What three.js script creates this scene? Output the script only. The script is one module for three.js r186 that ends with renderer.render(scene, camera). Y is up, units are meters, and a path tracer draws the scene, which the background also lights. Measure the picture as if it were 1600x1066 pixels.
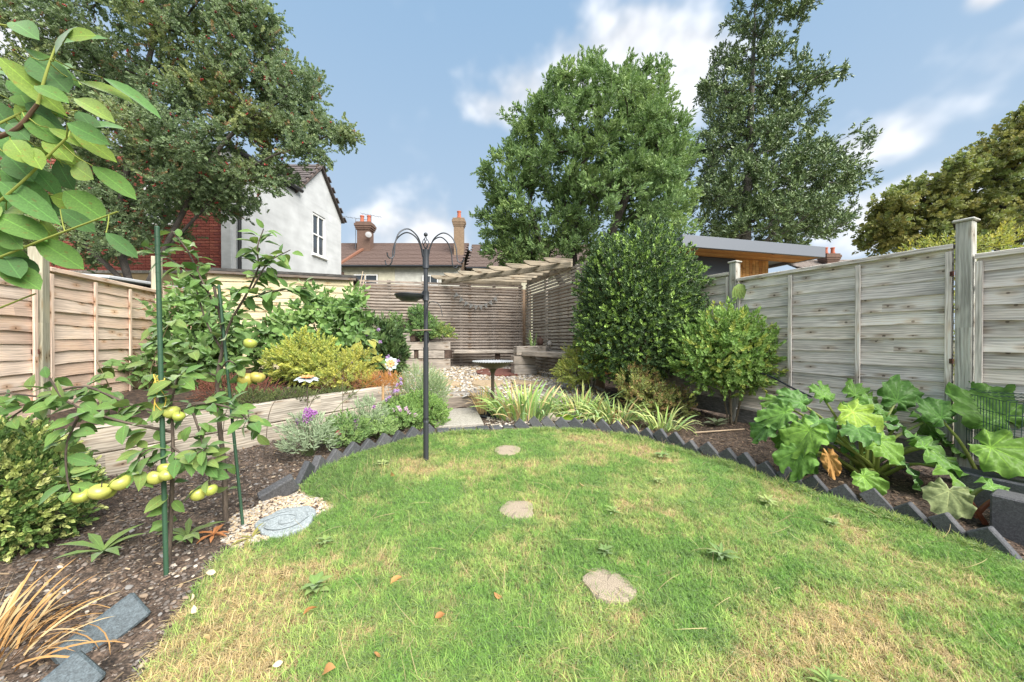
import * as THREE from 'three';
import { mergeGeometries } from 'three/addons/utils/BufferGeometryUtils.js';
import { ImprovedNoise } from 'three/addons/math/ImprovedNoise.js';

// ---------- camera, sky, sun, exposure ----------
const scene = new THREE.Scene();
const camera = new THREE.PerspectiveCamera(87.2, 1600 / 1066, 0.05, 600);
camera.position.set(0, 1.4, 0);
camera.rotation.x = -0.0054;
scene.add(camera);
const renderer = new THREE.WebGLRenderer({ antialias: true });
renderer.toneMapping = THREE.LinearToneMapping;
renderer.toneMappingExposure = 2.2;
renderer.shadowMap.enabled = true;

const perlin = new ImprovedNoise();
const n3 = (x, y, z = 0.37) => perlin.noise(x, y, z);
const fbm = (x, y, z = 0.37, o = 4) => { let s = 0, a = 0.5; for (let i = 0; i < o; i++) { s += a * perlin.noise(x, y, z); x = x * 2.03 + 7.1; y = y * 2.03 + 3.7; z = z * 2.03 + 1.3; a *= 0.5; } return s; };
const clamp = (v, a = 0, b = 1) => Math.min(b, Math.max(a, v));
const smooth = (a, b, v) => { const t = clamp((v - a) / (b - a)); return t * t * (3 - 2 * t); };
const lerp = (a, b, t) => a + (b - a) * t;

{ // sky: blue air with scattered cumulus
  const W = 1536, H = 768, data = new Float32Array(W * H * 4);
  // [azimuth, elevation, half widths] in degrees: cloud banks in view, then unseen ones added for fill light
  const banks = [[2, 35, 7, 3.6], [9, 36.5, 6, 5], [17, 37, 8, 5.5], [-3, 33, 5, 3], [-12, 15.5, 10, 6], [-20, 17, 8, 5], [24, 35, 8, 6], [44, 21, 4.5, 2.6], [44, 13, 8, 3.5], [53, 30, 1.6, 1.2], [35, 19, 9, 7], [-55, 24, 14, 8], [90, 30, 25, 10], [150, 35, 25, 12], [-120, 32, 25, 12], [-160, 45, 20, 12], [60, 60, 18, 9], [-40, 65, 16, 8], [115, 50, 22, 14], [170, 65, 40, 14], [-95, 55, 22, 12], [100, 18, 30, 7], [-140, 20, 30, 8], [180, 22, 25, 9]];
  for (let j = 0; j < H; j++) {
    const el = ((j + 0.5) / H - 0.5) * 180, y = Math.sin(el * Math.PI / 180), c = Math.cos(el * Math.PI / 180);
    for (let i = 0; i < W; i++) {
      const ph = ((i + 0.5) / W - 0.5) * 2 * Math.PI, x = c * Math.cos(ph), z = c * Math.sin(ph);
      const az = Math.atan2(x, -z) * 180 / Math.PI, h = clamp(y);
      const k = Math.pow(h, 0.62);
      let r = lerp(0.33, 0.105, k), g = lerp(0.38, 0.20, k), b = lerp(0.43, 0.325, k);
      if (y < 0) { r = 0.30; g = 0.33; b = 0.33; }
      let cov = 0;
      for (const [a, e, wa, we] of banks) {
        let da = az - a; if (da > 180) da -= 360; if (da < -180) da += 360;
        const q = (da * c / wa) ** 2 + ((el - e) / we) ** 2;
        cov = Math.max(cov, Math.exp(-q * 0.8));
      }
      const wob = fbm(x * 3.2, y * 4.4, z * 3.2, 6), fine = fbm(x * 12 + 5, y * 14, z * 12, 4);
      let m = smooth(0.30, 1.02, cov * 0.92 + wob * 1.15 + fine * 0.5);
      m = Math.max(m, 0.16 * smooth(0.1, 0.5, wob + 0.3 * fine) * smooth(0.02, 0.2, y));
      if (y < 0.01) m = 0;
      const puff = 0.46 + 0.15 * smooth(-0.25, 0.35, fine + wob * 0.6);
      r = lerp(r, 0.86 * puff, m * 0.92); g = lerp(g, 0.88 * puff, m * 0.92); b = lerp(b, 0.92 * puff, m * 0.92);
      const o = (j * W + i) * 4; data[o] = r; data[o + 1] = g; data[o + 2] = b; data[o + 3] = 1;
    }
  }
  const sky = new THREE.DataTexture(data, W, H, THREE.RGBAFormat, THREE.FloatType);
  sky.mapping = THREE.EquirectangularReflectionMapping; sky.magFilter = THREE.LinearFilter; sky.minFilter = THREE.LinearFilter; sky.colorSpace = THREE.LinearSRGBColorSpace; sky.needsUpdate = true;
  scene.background = sky; scene.environment = sky;
}
const sun = new THREE.DirectionalLight(new THREE.Color().setRGB(1, 0.95, 0.88), 4.4);
sun.position.set(11.0, 19.0, 9.5); sun.target.position.set(0, 0, -5);
sun.castShadow = true; sun.shadow.radius = 96; sun.shadow.mapSize.set(2048, 2048);
Object.assign(sun.shadow.camera, { left: -22, right: 22, top: 22, bottom: -22, near: 1, far: 70 });
scene.add(sun, sun.target);

// ---------- helpers ----------
function rng(seed) { let a = seed >>> 0; return () => { a = (a + 0x6D2B79F5) >>> 0; let t = Math.imul(a ^ (a >>> 15), 1 | a); t = (t + Math.imul(t ^ (t >>> 7), 61 | t)) ^ t; return ((t ^ (t >>> 14)) >>> 0) / 4294967296; }; }
let R = rng(11);
const rr = (a, b) => a + (b - a) * R();
const pick = a => a[Math.floor(R() * a.length)];
const V = (x, h, d) => new THREE.Vector3(x, h, -d);           // x across, h up, d metres away from the house
const gy = (x, d) => 0.06 * (-0.336 * x + 0.942 * d);          // the garden climbs gently to its far end
const G = (x, d, h = 0) => V(x, gy(x, d) + h, d);
const Y = new THREE.Vector3(0, 1, 0);
const C = (r, g, b) => new THREE.Color().setRGB(r, g, b);
const used = {};
const numbered = n => { const k = used[n] = (used[n] ?? -1) + 1; return k ? n + '_' + String(k).padStart(3, '0') : n; };
function setup(m) { m.castShadow = true; m.receiveShadow = true; return m; }
function thing(name, label, category, pos = new THREE.Vector3(), group) {
  const o = new THREE.Group(); o.name = numbered(name); o.position.copy(pos); o.userData = { label, category }; if (group) o.userData.group = group;
  scene.add(o); return o;
}
function part(t, name, geo, m, pos, quat, scale) {   // world-space geometry, or a shared geometry with a placement, under a thing
  const o = setup(new THREE.Mesh(geo, m)); o.name = name;
  let off = new THREE.Vector3(); for (let p = t; p && p !== scene; p = p.parent) off.add(p.position);
  if (pos) { o.position.copy(pos).sub(off); if (quat) o.quaternion.copy(quat); if (scale) o.scale.copy(scale); }
  else geo.translate(-off.x, -off.y, -off.z);
  t.add(o); return o;
}
function structure(name, geo, m) { const o = setup(new THREE.Mesh(geo, m)); o.name = numbered(name); o.userData = { kind: 'structure' }; scene.add(o); return o; }
function tag(o, label, category, group, kind) { Object.assign(o.userData, { label }, category && { category }, group && { group }, kind && { kind }); return o; }
function solo(name, geo, m, label, category, pos, quat, group, scale) { const o = setup(new THREE.Mesh(geo, m)); o.name = numbered(name); if (pos) o.position.copy(pos); if (quat) o.quaternion.copy(quat); if (scale) o.scale.copy(scale); scene.add(o); return tag(o, label, category, group); }
const tmpM = new THREE.Matrix4();
function many(parent, name, geo, m, items) {          // uncountable leaves, blades and stones: instances
  const o = setup(new THREE.InstancedMesh(geo, m, items.length)); o.name = parent === scene ? numbered(name) : name; o.userData.kind = 'stuff';
  let off = new THREE.Vector3(); for (let p = parent; p && p !== scene; p = p.parent) off.add(p.position);
  items.forEach((it, i) => {
    const s = typeof it.s === 'number' ? new THREE.Vector3(it.s, it.s, it.s) : it.s;
    o.setMatrixAt(i, tmpM.compose(it.p.clone().sub(off), it.q, s)); if (it.c) o.setColorAt(i, it.c);
  });
  parent.add(o); return o;
}
const quatDir = (dir, roll = R() * 6.283) => new THREE.Quaternion().setFromUnitVectors(Y, dir.clone().normalize()).multiply(new THREE.Quaternion().setFromAxisAngle(Y, roll));
const quatEuler = (x, y, z) => new THREE.Quaternion().setFromEuler(new THREE.Euler(x, y, z, 'YXZ'));
function basis(xd, up = Y) { const x = xd.clone().normalize(), z = x.clone().cross(up).normalize(), y = z.clone().cross(x); return new THREE.Quaternion().setFromRotationMatrix(new THREE.Matrix4().makeBasis(x, y, z)); }
const randDir = () => { const u = rr(-1, 1), a = rr(0, 6.283), s = Math.sqrt(1 - u * u); return new THREE.Vector3(s * Math.cos(a), u, s * Math.sin(a)); };

function geoFrom(pos, uv, idx) {
  const g = new THREE.BufferGeometry();
  g.setAttribute('position', new THREE.Float32BufferAttribute(pos, 3)); g.setAttribute('uv', new THREE.Float32BufferAttribute(uv, 2)); g.setIndex(idx); g.computeVertexNormals(); return g;
}
// box with chamfered edges; uv in units of the wood texture (2.4 m x 0.6 m), grain along x
function cbox(l, h, w, c = 0.006, ou = 0, ov = 0, su = 2.4, sv = 0.6) {
  const pos = [], uv = [], H = [l / 2, h / 2, w / 2]; c = Math.min(c, 0.45 * Math.min(l, h, w));
  const corner = (s, axis) => { const p = [0, 1, 2].map(k => s[k] * (k === axis ? H[k] : H[k] - c)); return p; };
  const tri = (a, b, d) => {
    const ab = new THREE.Vector3(b[0] - a[0], b[1] - a[1], b[2] - a[2]), ad = new THREE.Vector3(d[0] - a[0], d[1] - a[1], d[2] - a[2]), n = ab.cross(ad);
    const q = n.x * (a[0] + b[0] + d[0]) + n.y * (a[1] + b[1] + d[1]) + n.z * (a[2] + b[2] + d[2]);
    const t = q < 0 ? [a, d, b] : [a, b, d], m = [Math.abs(n.x), Math.abs(n.y), Math.abs(n.z)], k = m.indexOf(Math.max(...m));
    for (const p of t) { pos.push(...p); uv.push(...(k === 0 ? [p[2] / su + ou, p[1] / sv + ov] : k === 1 ? [p[0] / su + ou, p[2] / sv + ov + 0.31] : [p[0] / su + ou, p[1] / sv + ov])); }
  };
  const quad = (a, b, d, e) => { tri(a, b, d); tri(a, d, e); };
  for (let k = 0; k < 3; k++) for (const s of [-1, 1]) {
    const [i, j] = [0, 1, 2].filter(q => q !== k), P = (a, b) => { const t = [0, 0, 0]; t[k] = s; t[i] = a; t[j] = b; return corner(t, k); };
    quad(P(-1, -1), P(1, -1), P(1, 1), P(-1, 1));
    for (const s2 of [-1, 1]) if (i > k || true) { // edges shared with axis i (once per pair)
      if (k < i) { const E = (e, ax) => { const t = [0, 0, 0]; t[k] = s; t[i] = s2; t[j] = e; return corner(t, ax); }; quad(E(-1, k), E(1, k), E(1, i), E(-1, i)); }
      if (k < j) { const E = (e, ax) => { const t = [0, 0, 0]; t[k] = s; t[j] = s2; t[i] = e; return corner(t, ax); }; quad(E(-1, k), E(1, k), E(1, j), E(-1, j)); }
    }
  }
  for (const a of [-1, 1]) for (const b of [-1, 1]) for (const d of [-1, 1]) tri(corner([a, b, d], 0), corner([a, b, d], 1), corner([a, b, d], 2));
  const g = new THREE.BufferGeometry();
  g.setAttribute('position', new THREE.Float32BufferAttribute(pos, 3)); g.setAttribute('uv', new THREE.Float32BufferAttribute(uv, 2));
  g.setIndex([...Array(pos.length / 3).keys()]); g.computeVertexNormals(); return g;
}
const place = (g, p, q, s) => g.applyMatrix4(new THREE.Matrix4().compose(p, q ?? new THREE.Quaternion(), s ?? new THREE.Vector3(1, 1, 1)));
// a timber from a to b: h tall, w thick
function beam(t, name, a, b, h, w, m, c = 0.006, up = Y) {
  const L = a.distanceTo(b);
  return part(t, name, cbox(L, h, w, c, R() * 3, R() * 3), m, a.clone().lerp(b, 0.5), basis(b.clone().sub(a), up));
}
function tube(pts, r0, r1 = r0, sides = 6, seg = 0, caps = true) {
  const P = seg ? new THREE.CatmullRomCurve3(pts).getPoints(seg) : pts, n = P.length, pos = [], uv = [], idx = [];
  let ref = new THREE.Vector3(0.31, 0.2, 0.93), len = 0;
  for (let i = 0; i < n; i++) {
    const t = P[Math.min(n - 1, i + 1)].clone().sub(P[Math.max(0, i - 1)]).normalize();
    const a = ref.clone().addScaledVector(t, -ref.dot(t)).normalize(), b = t.clone().cross(a); ref = a;
    const r = typeof r0 === 'function' ? r0(i / (n - 1)) : lerp(r0, r1, i / (n - 1)); if (i) len += P[i].distanceTo(P[i - 1]);
    for (let k = 0; k <= sides; k++) { const f = k / sides * 6.28318, p = P[i].clone().addScaledVector(a, Math.cos(f) * r).addScaledVector(b, Math.sin(f) * r); pos.push(p.x, p.y, p.z); uv.push(len / 2.4, k / sides * 0.3); }
    if (i) for (let k = 0; k < sides; k++) { const q = i * (sides + 1) + k, o = q - sides - 1; idx.push(o, q, o + 1, o + 1, q, q + 1); }
  }
  if (caps) for (const [e, sg] of [[0, -1], [n - 1, 1]]) { const base = pos.length / 3; pos.push(P[e].x, P[e].y, P[e].z); uv.push(0, 0); for (let k = 0; k < sides; k++) { const q = e * (sides + 1) + k; sg > 0 ? idx.push(base, q, q + 1) : idx.push(base, q + 1, q); } }
  return geoFrom(pos, uv, idx);
}
const lathe = (prof, seg = 24) => new THREE.LatheGeometry(prof.map(p => new THREE.Vector2(...p)), seg);
// leaf: base at the origin, grows along +y, upper face towards +z
function leaf(L, W, { rows = 4, fold = 0.25, droop = 0.25, p = 0.85, ruffle = 0, lobe = 0, tw = 0, e = 0.75 } = {}) {
  const pos = [], uv = [], idx = [];
  for (let i = 0; i <= rows; i++) {
    const t = i / rows; let w = W / 2 * Math.pow(Math.max(0, Math.sin(Math.PI * Math.pow(t, p))), e); if (lobe) w *= 1 + lobe * (i % 2 ? 0.5 : -0.5);
    if (i === rows) w = 0; if (i === 0) w = W * 0.03;
    for (const s of [-1, 0, 1]) {
      const x = s * w, z = -droop * L * t * t + fold * Math.abs(x) + ruffle * L * s * s * Math.sin(t * 9 + s * 1.7), a = tw * t;
      pos.push(x * Math.cos(a) - z * Math.sin(a) * 0, t * L * (1 - 0.12 * droop * t), z + x * Math.sin(a)); uv.push(s * 0.5 + 0.5, t);
    }
    if (i) { const b = i * 3, o = b - 3; for (const k of [0, 1]) { if (i < rows) idx.push(o + k, o + k + 1, b + k + 1, o + k, b + k + 1, b + k); else idx.push(o + k, o + k + 1, b + 1); } }
  }
  return geoFrom(pos, uv, idx);
}
function blade(L, W, bend, rows = 5, tw = 0) {        // strap leaf that arches over towards +z
  const pos = [], uv = [], idx = []; let y = 0, z = 0, a = 0;
  for (let i = 0; i <= rows; i++) {
    const t = i / rows, w = W / 2 * (i === rows ? 0.02 : Math.pow(1 - t, 0.35) * (0.75 + 0.25 * Math.min(1, t * 4)));
    for (const s of [-1, 1]) { pos.push(s * w * Math.cos(tw * t), y, z + s * w * Math.sin(tw * t)); uv.push(s * 0.5 + 0.5, t); }
    if (i) { const b = i * 2, o = b - 2; idx.push(o, o + 1, b + 1, o, b + 1, b); }
    a = bend * Math.pow(t, 0.9); y += Math.cos(a) * L / rows; z += Math.sin(a) * L / rows;
  }
  return geoFrom(pos, uv, idx);
}
function sprig(lf, n, len, { spread = 1.0, up = 0.3, stem = 0.004, seed = 5, whorl = 2.4 } = {}) {   // a twig with n leaves
  const keep = R; R = rng(seed); const gs = [];
  if (stem) gs.push(tube([new THREE.Vector3(), new THREE.Vector3(0, len, 0)], stem, stem * 0.5, 3, 0, false));
  for (let i = 0; i < n; i++) {
    const t = (i + 0.6) / n, a = i * whorl + rr(-0.3, 0.3), tilt = lerp(spread, up, t) + rr(-0.2, 0.2), s = rr(0.75, 1.15);
    const d = new THREE.Vector3(Math.sin(tilt) * Math.sin(a), Math.cos(tilt), Math.sin(tilt) * Math.cos(a));
    const side = new THREE.Vector3(Math.cos(a), 0, -Math.sin(a)), nrm = side.clone().cross(d).normalize();
    const m = new THREE.Matrix4().makeBasis(side, d, nrm).scale(new THREE.Vector3(s, s, s)).setPosition(0, len * t, 0);
    gs.push(lf.clone().applyMatrix4(m));
  }
  R = keep; return mergeGeometries(gs);
}
// ---------- textures: matter only (grain, speckle), in metres ----------
function tex(W, H, f, srgb = true) {
  const d = new Uint8Array(W * H * 4);
  for (let j = 0; j < H; j++) for (let i = 0; i < W; i++) { const c = f(i / W, j / H), o = (j * W + i) * 4; for (let k = 0; k < 3; k++) d[o + k] = clamp(c[k] ?? c[0]) * 255; d[o + 3] = 255; }
  const t = new THREE.DataTexture(d, W, H); t.wrapS = t.wrapT = THREE.RepeatWrapping; t.magFilter = THREE.LinearFilter; t.minFilter = THREE.LinearMipmapLinearFilter; t.generateMipmaps = true; if (srgb) t.colorSpace = THREE.SRGBColorSpace; t.needsUpdate = true; return t;
}
function woodTex(seed, contrast, knotN, mean = 0.8, tint = 1) {
  const k0 = rng(seed), knots = Array.from({ length: knotN }, () => [k0() * 2.4, k0() * 0.6, 0.006 + k0() * 0.010]);
  const grain = new Float32Array(1024 * 256);
  const map = tex(1024, 256, (u, v) => {
    const x = u * 2.4, y = v * 0.6; let yy = y, core = 0, halo = 0;
    for (const [kx, ky, r] of knots) { const dx = (x - kx) / 5, dy = y - ky, q = Math.hypot(dx, dy), e = Math.exp(-((q / (r * 1.6)) ** 2)); yy += e * Math.sign(dy || 1) * r * 0.9; const q2 = Math.hypot((x - kx) * 0.8, dy); core = Math.max(core, 1 - smooth(r * 0.55, r * 0.9, q2)); halo = Math.max(halo, 1 - smooth(r, r * 3.2, Math.hypot((x - kx) * 0.45, dy))); }
    yy += fbm(x * 1.1, y * 2.5, seed, 3) * 0.035;
    const ring = 0.5 + 0.5 * Math.sin(yy * 6.283 * 48 + fbm(x * 2, y * 9, seed + 4, 2) * 5), fib = n3(x * 9, yy * 330, seed), streak = n3(x * 1.6, yy * 70, seed + 2), patch = fbm(x * 2.2, y * 5, seed + 9, 3);
    let t = mean + contrast * (0.10 * (ring - 0.5) + 0.17 * fib + 0.16 * streak + 0.26 * patch) - 0.13 * halo * contrast - core * 0.30;
    const crack = n3(x * 2.2, yy * 120, seed + 21); if (crack > 0.52) t -= 0.25 * contrast * (crack - 0.52) * 3;
    const warm = (0.018 + 0.05 * halo + 0.05 * clamp(patch * 2)) * tint;
    grain[Math.floor(v * 256) * 1024 + Math.floor(u * 1024)] = t;
    return [t + warm, t, t - warm];
  });
  const bump = tex(512, 128, (u, v) => [clamp(grain[Math.floor(v * 256) * 1024 + Math.floor(u * 1024)])], false);
  return { map, bump };
}
const woodFine = woodTex(3, 0.9, 24, 0.9), woodOld = woodTex(8, 1.5, 14, 0.84, 0.7), woodSilver = woodTex(14, 1.1, 30, 0.89, 0.55);
const grit = tex(256, 256, (u, v) => { const a = n3(u * 90, v * 90, 1.5), b = n3(u * 34, v * 34, 4.5), c = n3(u * 160, v * 160, 8); return [0.8 + 0.16 * a + 0.14 * b + 0.16 * c]; });
const gritBump = tex(256, 256, (u, v) => [0.5 + 0.3 * n3(u * 60, v * 60, 2) + 0.3 * n3(u * 130, v * 130, 5)], false);
const stucco = tex(512, 512, (u, v) => { const a = fbm(u * 6, v * 6, 2.2, 5), b = fbm(u * 2.5 + 9, v * 14, 6.2, 4); const t = 0.90 + 0.12 * a + 0.07 * b; return [t, t + 0.004, t + 0.008]; });
const M = (r, g, b, o = {}) => new THREE.MeshStandardMaterial({ color: C(r, g, b), roughness: 0.85, ...o });
const MP = (r, g, b, o = {}) => new THREE.MeshPhysicalMaterial({ color: C(r, g, b), roughness: 0.8, side: THREE.DoubleSide, ...o });
const wood = (r, g, b, w = woodFine, o = {}) => M(r, g, b, { map: w.map, bumpMap: w.bump, bumpScale: 0.0025, roughness: 0.88, ...o });
const stone = (r, g, b, o = {}) => M(r, g, b, { map: grit, bumpMap: gritBump, bumpScale: 0.003, roughness: 0.92, ...o });
const leafy = (r = 1, g = 1, b = 1, rough = 0.5, thru = 0.3) => thru > 0.2 ? MP(r, g, b, { roughness: 1, transmission: thru, thickness: 0, clearcoat: 0.2, clearcoatRoughness: rough }) : MP(r, g, b, { roughness: rough, specularIntensity: 0.7 });
// leaf with a paler midrib and side veins
const veinTex = tex(128, 256, (u, v) => { const s = Math.abs(u - 0.5) * 2, rib = 1 - smooth(0.02, 0.07, s), side = (1 - smooth(0.0, 0.16, Math.abs(((v * 7 - s * 1.3) % 1 + 1) % 1 - 0.5) * 2 * 0.8)) * (1 - s) * 0.8, n = 0.10 * n3(u * 14, v * 26, 3) + 0.06 * n3(u * 40, v * 70, 3); const spot = smooth(0.42, 0.6, n3(u * 5 + 3, v * 8, 9)) * 0.35, t = 0.80 + 0.16 * rib + 0.09 * side + n; return [t + spot * 0.25, t + 0.02 * rib - spot * 0.25, t - 0.03 - spot * 0.3]; });
const veined = (r, g, b, rough = 0.45, thru = 0.3) => MP(r, g, b, { roughness: 1, transmission: thru, thickness: 0, map: veinTex, clearcoat: 0.14, clearcoatRoughness: rough });

// ---------- terrain: ground, beds, lawn, patio ----------
const inPoly = (poly, x, y) => { let c = false; for (let i = 0, j = poly.length - 1; i < poly.length; j = i++) { const [xi, yi] = poly[i], [xj, yj] = poly[j]; if ((yi > y) !== (yj > y) && x < (xj - xi) * (y - yi) / (yj - yi) + xi) c = !c; } return c; };
const lawnPoly = [[-1.2, -0.6], [-1.28, 0.9], [-1.41, 1.35], [-1.58, 1.77], [-1.67, 2.06], [-1.35, 2.28], [-1.28, 2.6], [-1.70, 2.85], [-1.68, 3.2], [-1.48, 3.6], [-1.12, 4.0], [-0.92, 4.2], [-0.82, 4.26], [0.0, 4.44], [0.25, 4.5], [0.6, 4.52], [1.05, 4.46], [1.5, 4.25], [1.73, 4.0], [1.96, 3.7], [2.14, 3.47], [2.28, 3.2], [2.45, 2.99], [2.62, 2.74], [2.78, 2.58], [2.88, 2.41], [2.95, 2.26], [3.2, 1.6], [3.3, -0.6]];
const inLawn = (x, d) => inPoly(lawnPoly, x, d);
const patioPoly = [[-1.62, 5.1], [-1.35, 5.42], [-0.68, 5.48], [-0.42, 5.5], [-0.3, 5.15], [0.2, 5.05], [0.9, 5.3], [1.5, 5.9], [1.6, 6.3], [1.45, 7.0], [0.55, 9.6], [-4.2, 8.5], [-3.4, 7.6], [-2.4, 6.6]];
{
  const g = new THREE.PlaneGeometry(360, 360, 180, 180); g.rotateX(-Math.PI / 2); const p = g.attributes.position;
  for (let i = 0; i < p.count; i++) { const x = p.getX(i), d = -p.getZ(i), D = clamp(-0.336 * x + 0.942 * d, -6, 16); p.setY(i, 0.06 * D - 0.12); }
  g.computeVertexNormals(); structure('ground', g, stone(0.16, 0.15, 0.10, { map: null }));
}
const soilMap = tex(512, 512, (u, v) => { const a = fbm(u * 12, v * 12, 1.1, 5), b = n3(u * 120, v * 120, 3.3), c = n3(u * 50, v * 50, 7.3); const t = 0.40 + 0.28 * a + 0.22 * b + 0.16 * c; return [t * 1.08, t * 0.98, t * 0.9]; });
function patchMesh(name, x0, x1, d0, d1, step, hgt, m, inside, uvs = 1) {
  const nx = Math.round((x1 - x0) / step), nd = Math.round((d1 - d0) / step), pos = [], uv = [], idx = [];
  for (let j = 0; j <= nd; j++) for (let i = 0; i <= nx; i++) { const x = x0 + (x1 - x0) * i / nx, d = d0 + (d1 - d0) * j / nd; pos.push(x, hgt(x, d), -d); uv.push(x / uvs, d / uvs); }
  for (let j = 0; j < nd; j++) for (let i = 0; i < nx; i++) { const x = x0 + (x1 - x0) * (i + 0.5) / nx, d = d0 + (d1 - d0) * (j + 0.5) / nd; if (inside && !inside(x, d)) continue; const a = j * (nx + 1) + i, b = a + 1, c = a + nx + 1; idx.push(a, b, c + 1, a, c + 1, c); }
  return structure(name, geoFrom(pos, uv, idx), m);
}
const soilY = (x, d) => gy(x, d) + 0.012 + 0.05 * fbm(x * 1.7, d * 1.7, 0.4, 3) + 0.03 * n3(x * 9, d * 9, 0.7) + 0.016 * n3(x * 27, d * 27, 1.7);
patchMesh('garden_bed', -6.4, 5.4, 0.2, 9.4, 0.045, (x, d) => inLawn(x, d) ? gy(x, d) - 0.05 : soilY(x, d), M(0.48, 0.42, 0.37, { map: soilMap, roughness: 0.97, bumpMap: gritBump, bumpScale: 0.01 }), null, 0.9);
{
  const sh = new THREE.Shape(lawnPoly.map(([x, d]) => new THREE.Vector2(x, d))), g = new THREE.ShapeGeometry(sh), p = g.attributes.position, uv = [];
  for (let i = 0; i < p.count; i++) { const x = p.getX(i), d = p.getY(i); p.setXYZ(i, x, gy(x, d) + 0.004, -d); uv.push(x, d); }
  g.setAttribute('uv', new THREE.Float32BufferAttribute(uv, 2)); g.computeVertexNormals();
  const turf = tex(512, 512, (u, v) => { const a = fbm(u * 10, v * 10, 3.1, 5), b = n3(u * 150, v * 90, 5.3), t = 0.5 + 0.3 * a + 0.22 * b; return [t * 0.98, t * 0.86, t * 0.48]; });
  structure('lawn', g, M(0.62, 0.62, 0.55, { map: turf, roughness: 1 }));
}
const patioY = (x, d) => gy(x, d) + 0.2 * lerp(1, smooth(4.9, 6.5, d), smooth(-0.45, -0.25, x));
patchMesh('gravel_patio', -4.3, 1.7, 5.0, 9.6, 0.07, (x, d) => patioY(x, d) + 0.02 * n3(x * 5, d * 5, 2) - 0.01, M(0.42, 0.38, 0.32, { map: grit, bumpMap: gritBump, bumpScale: 0.01 }), (x, d) => inPoly(patioPoly, x, d), 0.4);

// ---------- stones, crumbs and bark on beds and patio ----------
function pebble(seed, flat = 0.6) { const g = new THREE.IcosahedronGeometry(1, 1), p = g.attributes.position; for (let i = 0; i < p.count; i++) { const v = new THREE.Vector3().fromBufferAttribute(p, i), k = 1 + 0.35 * n3(v.x * 1.3 + seed, v.y * 1.3, v.z * 1.3); p.setXYZ(i, v.x * k, v.y * k * flat, v.z * k); } g.computeVertexNormals(); return g; }
const peb = [pebble(1), pebble(5), pebble(9, 0.45)];
const rock = M(1, 1, 1, { roughness: 0.9 });
function scatterStones(name, n, where, h, size, colors, label, cat) {
  const lists = peb.map(() => []); let left = n, tries = 0;
  while (left > 0 && tries++ < n * 12) { const q = where(); if (!q) continue; const s = size() , it = { p: V(q[0], h(q[0], q[1]) + s * 0.15, q[1]), q: quatEuler(rr(-0.4, 0.4), rr(0, 6.28), rr(-0.4, 0.4)), s: new THREE.Vector3(s * rr(0.7, 1.3), s * rr(0.6, 1), s * rr(0.7, 1.3)), c: pick(colors).clone().multiplyScalar(rr(0.75, 1.2)) }; pick(lists).push(it); left--; }
  lists.forEach((l, i) => tag(many(scene, name, peb[i], rock, l), label, cat, null, 'stuff'));
}
R = rng(21);
const sleeperA = [-3.95, 2.4], sleeperB = [-1.69, 4.98];
const frontOfSleeper = (x, d) => (sleeperB[0] - sleeperA[0]) * (d - sleeperA[1]) - (sleeperB[1] - sleeperA[1]) * (x - sleeperA[0]) < 0;
const boxIn = (x0, x1, d0, d1, ok) => () => { const x = rr(x0, x1), d = d0 + (d1 - d0) * R(); return ok(x, d) ? [x, d] : null; };
const leftBed = (x, d) => !inLawn(x, d) && frontOfSleeper(x, d) && x < -0.9;
const rightBed = (x, d) => !inLawn(x, d) && x > 0.2 && (d - 5.15) * 0.88 + (x - 3.22) * 1.95 < 0.1;
scatterStones('soil_crumbs', 22000, boxIn(-4.6, -0.9, 0.9, 5, leftBed), soilY, () => 0.003 + 0.009 * R() ** 4, [C(0.15, 0.128, 0.112), C(0.20, 0.165, 0.14), C(0.12, 0.104, 0.092)], 'dark crumbly soil under the apple trees', 'soil');
scatterStones('bed_pebbles', 850, boxIn(-3.6, -1.1, 1.1, 3.4, (x, d) => leftBed(x, d) && R() < 0.15 + 0.85 * smooth(-2.7, -1.7, x)), soilY, () => 0.004 + 0.012 * R() ** 3, [C(0.36, 0.29, 0.21), C(0.42, 0.37, 0.31), C(0.28, 0.21, 0.15), C(0.25, 0.24, 0.23)], 'small pale pebbles strewn over the soil under the apple trees', 'pebbles');
scatterStones('pea_gravel', 5200, boxIn(-2.0, -1.2, 2.15, 3.0, (x, d) => !inLawn(x, d) && ((x + 1.58) / 0.36) ** 2 + ((d - 2.5) / 0.42) ** 2 < 0.75 + 0.4 * n3(x * 7, d * 7)), soilY, () => 0.005 + 0.006 * R(), [C(0.5, 0.40, 0.28), C(0.58, 0.5, 0.4), C(0.44, 0.33, 0.2), C(0.4, 0.37, 0.33)], 'patch of beige pea gravel around the blue grey stepping stone', 'gravel');
scatterStones('patio_gravel', 15000, boxIn(-3.9, 1.6, 5.2, 9.2, (x, d) => inPoly(patioPoly, x, d)), patioY, () => 0.012 + 0.024 * R() ** 2, [C(0.38, 0.33, 0.27), C(0.46, 0.43, 0.38), C(0.28, 0.21, 0.13), C(0.22, 0.2, 0.18), C(0.54, 0.52, 0.48), C(0.33, 0.24, 0.12)], 'pale mixed pebbles covering the patio', 'gravel');
scatterStones('border_pebbles', 1500, boxIn(-0.35, 1.2, 4.55, 5.6, (x, d) => !inLawn(x, d)), soilY, () => 0.008 + 0.018 * R() ** 2, [C(0.4, 0.36, 0.3), C(0.5, 0.46, 0.4), C(0.3, 0.25, 0.2)], 'mixed pebbles between the paving slab and the iris clump', 'pebbles');
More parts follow.
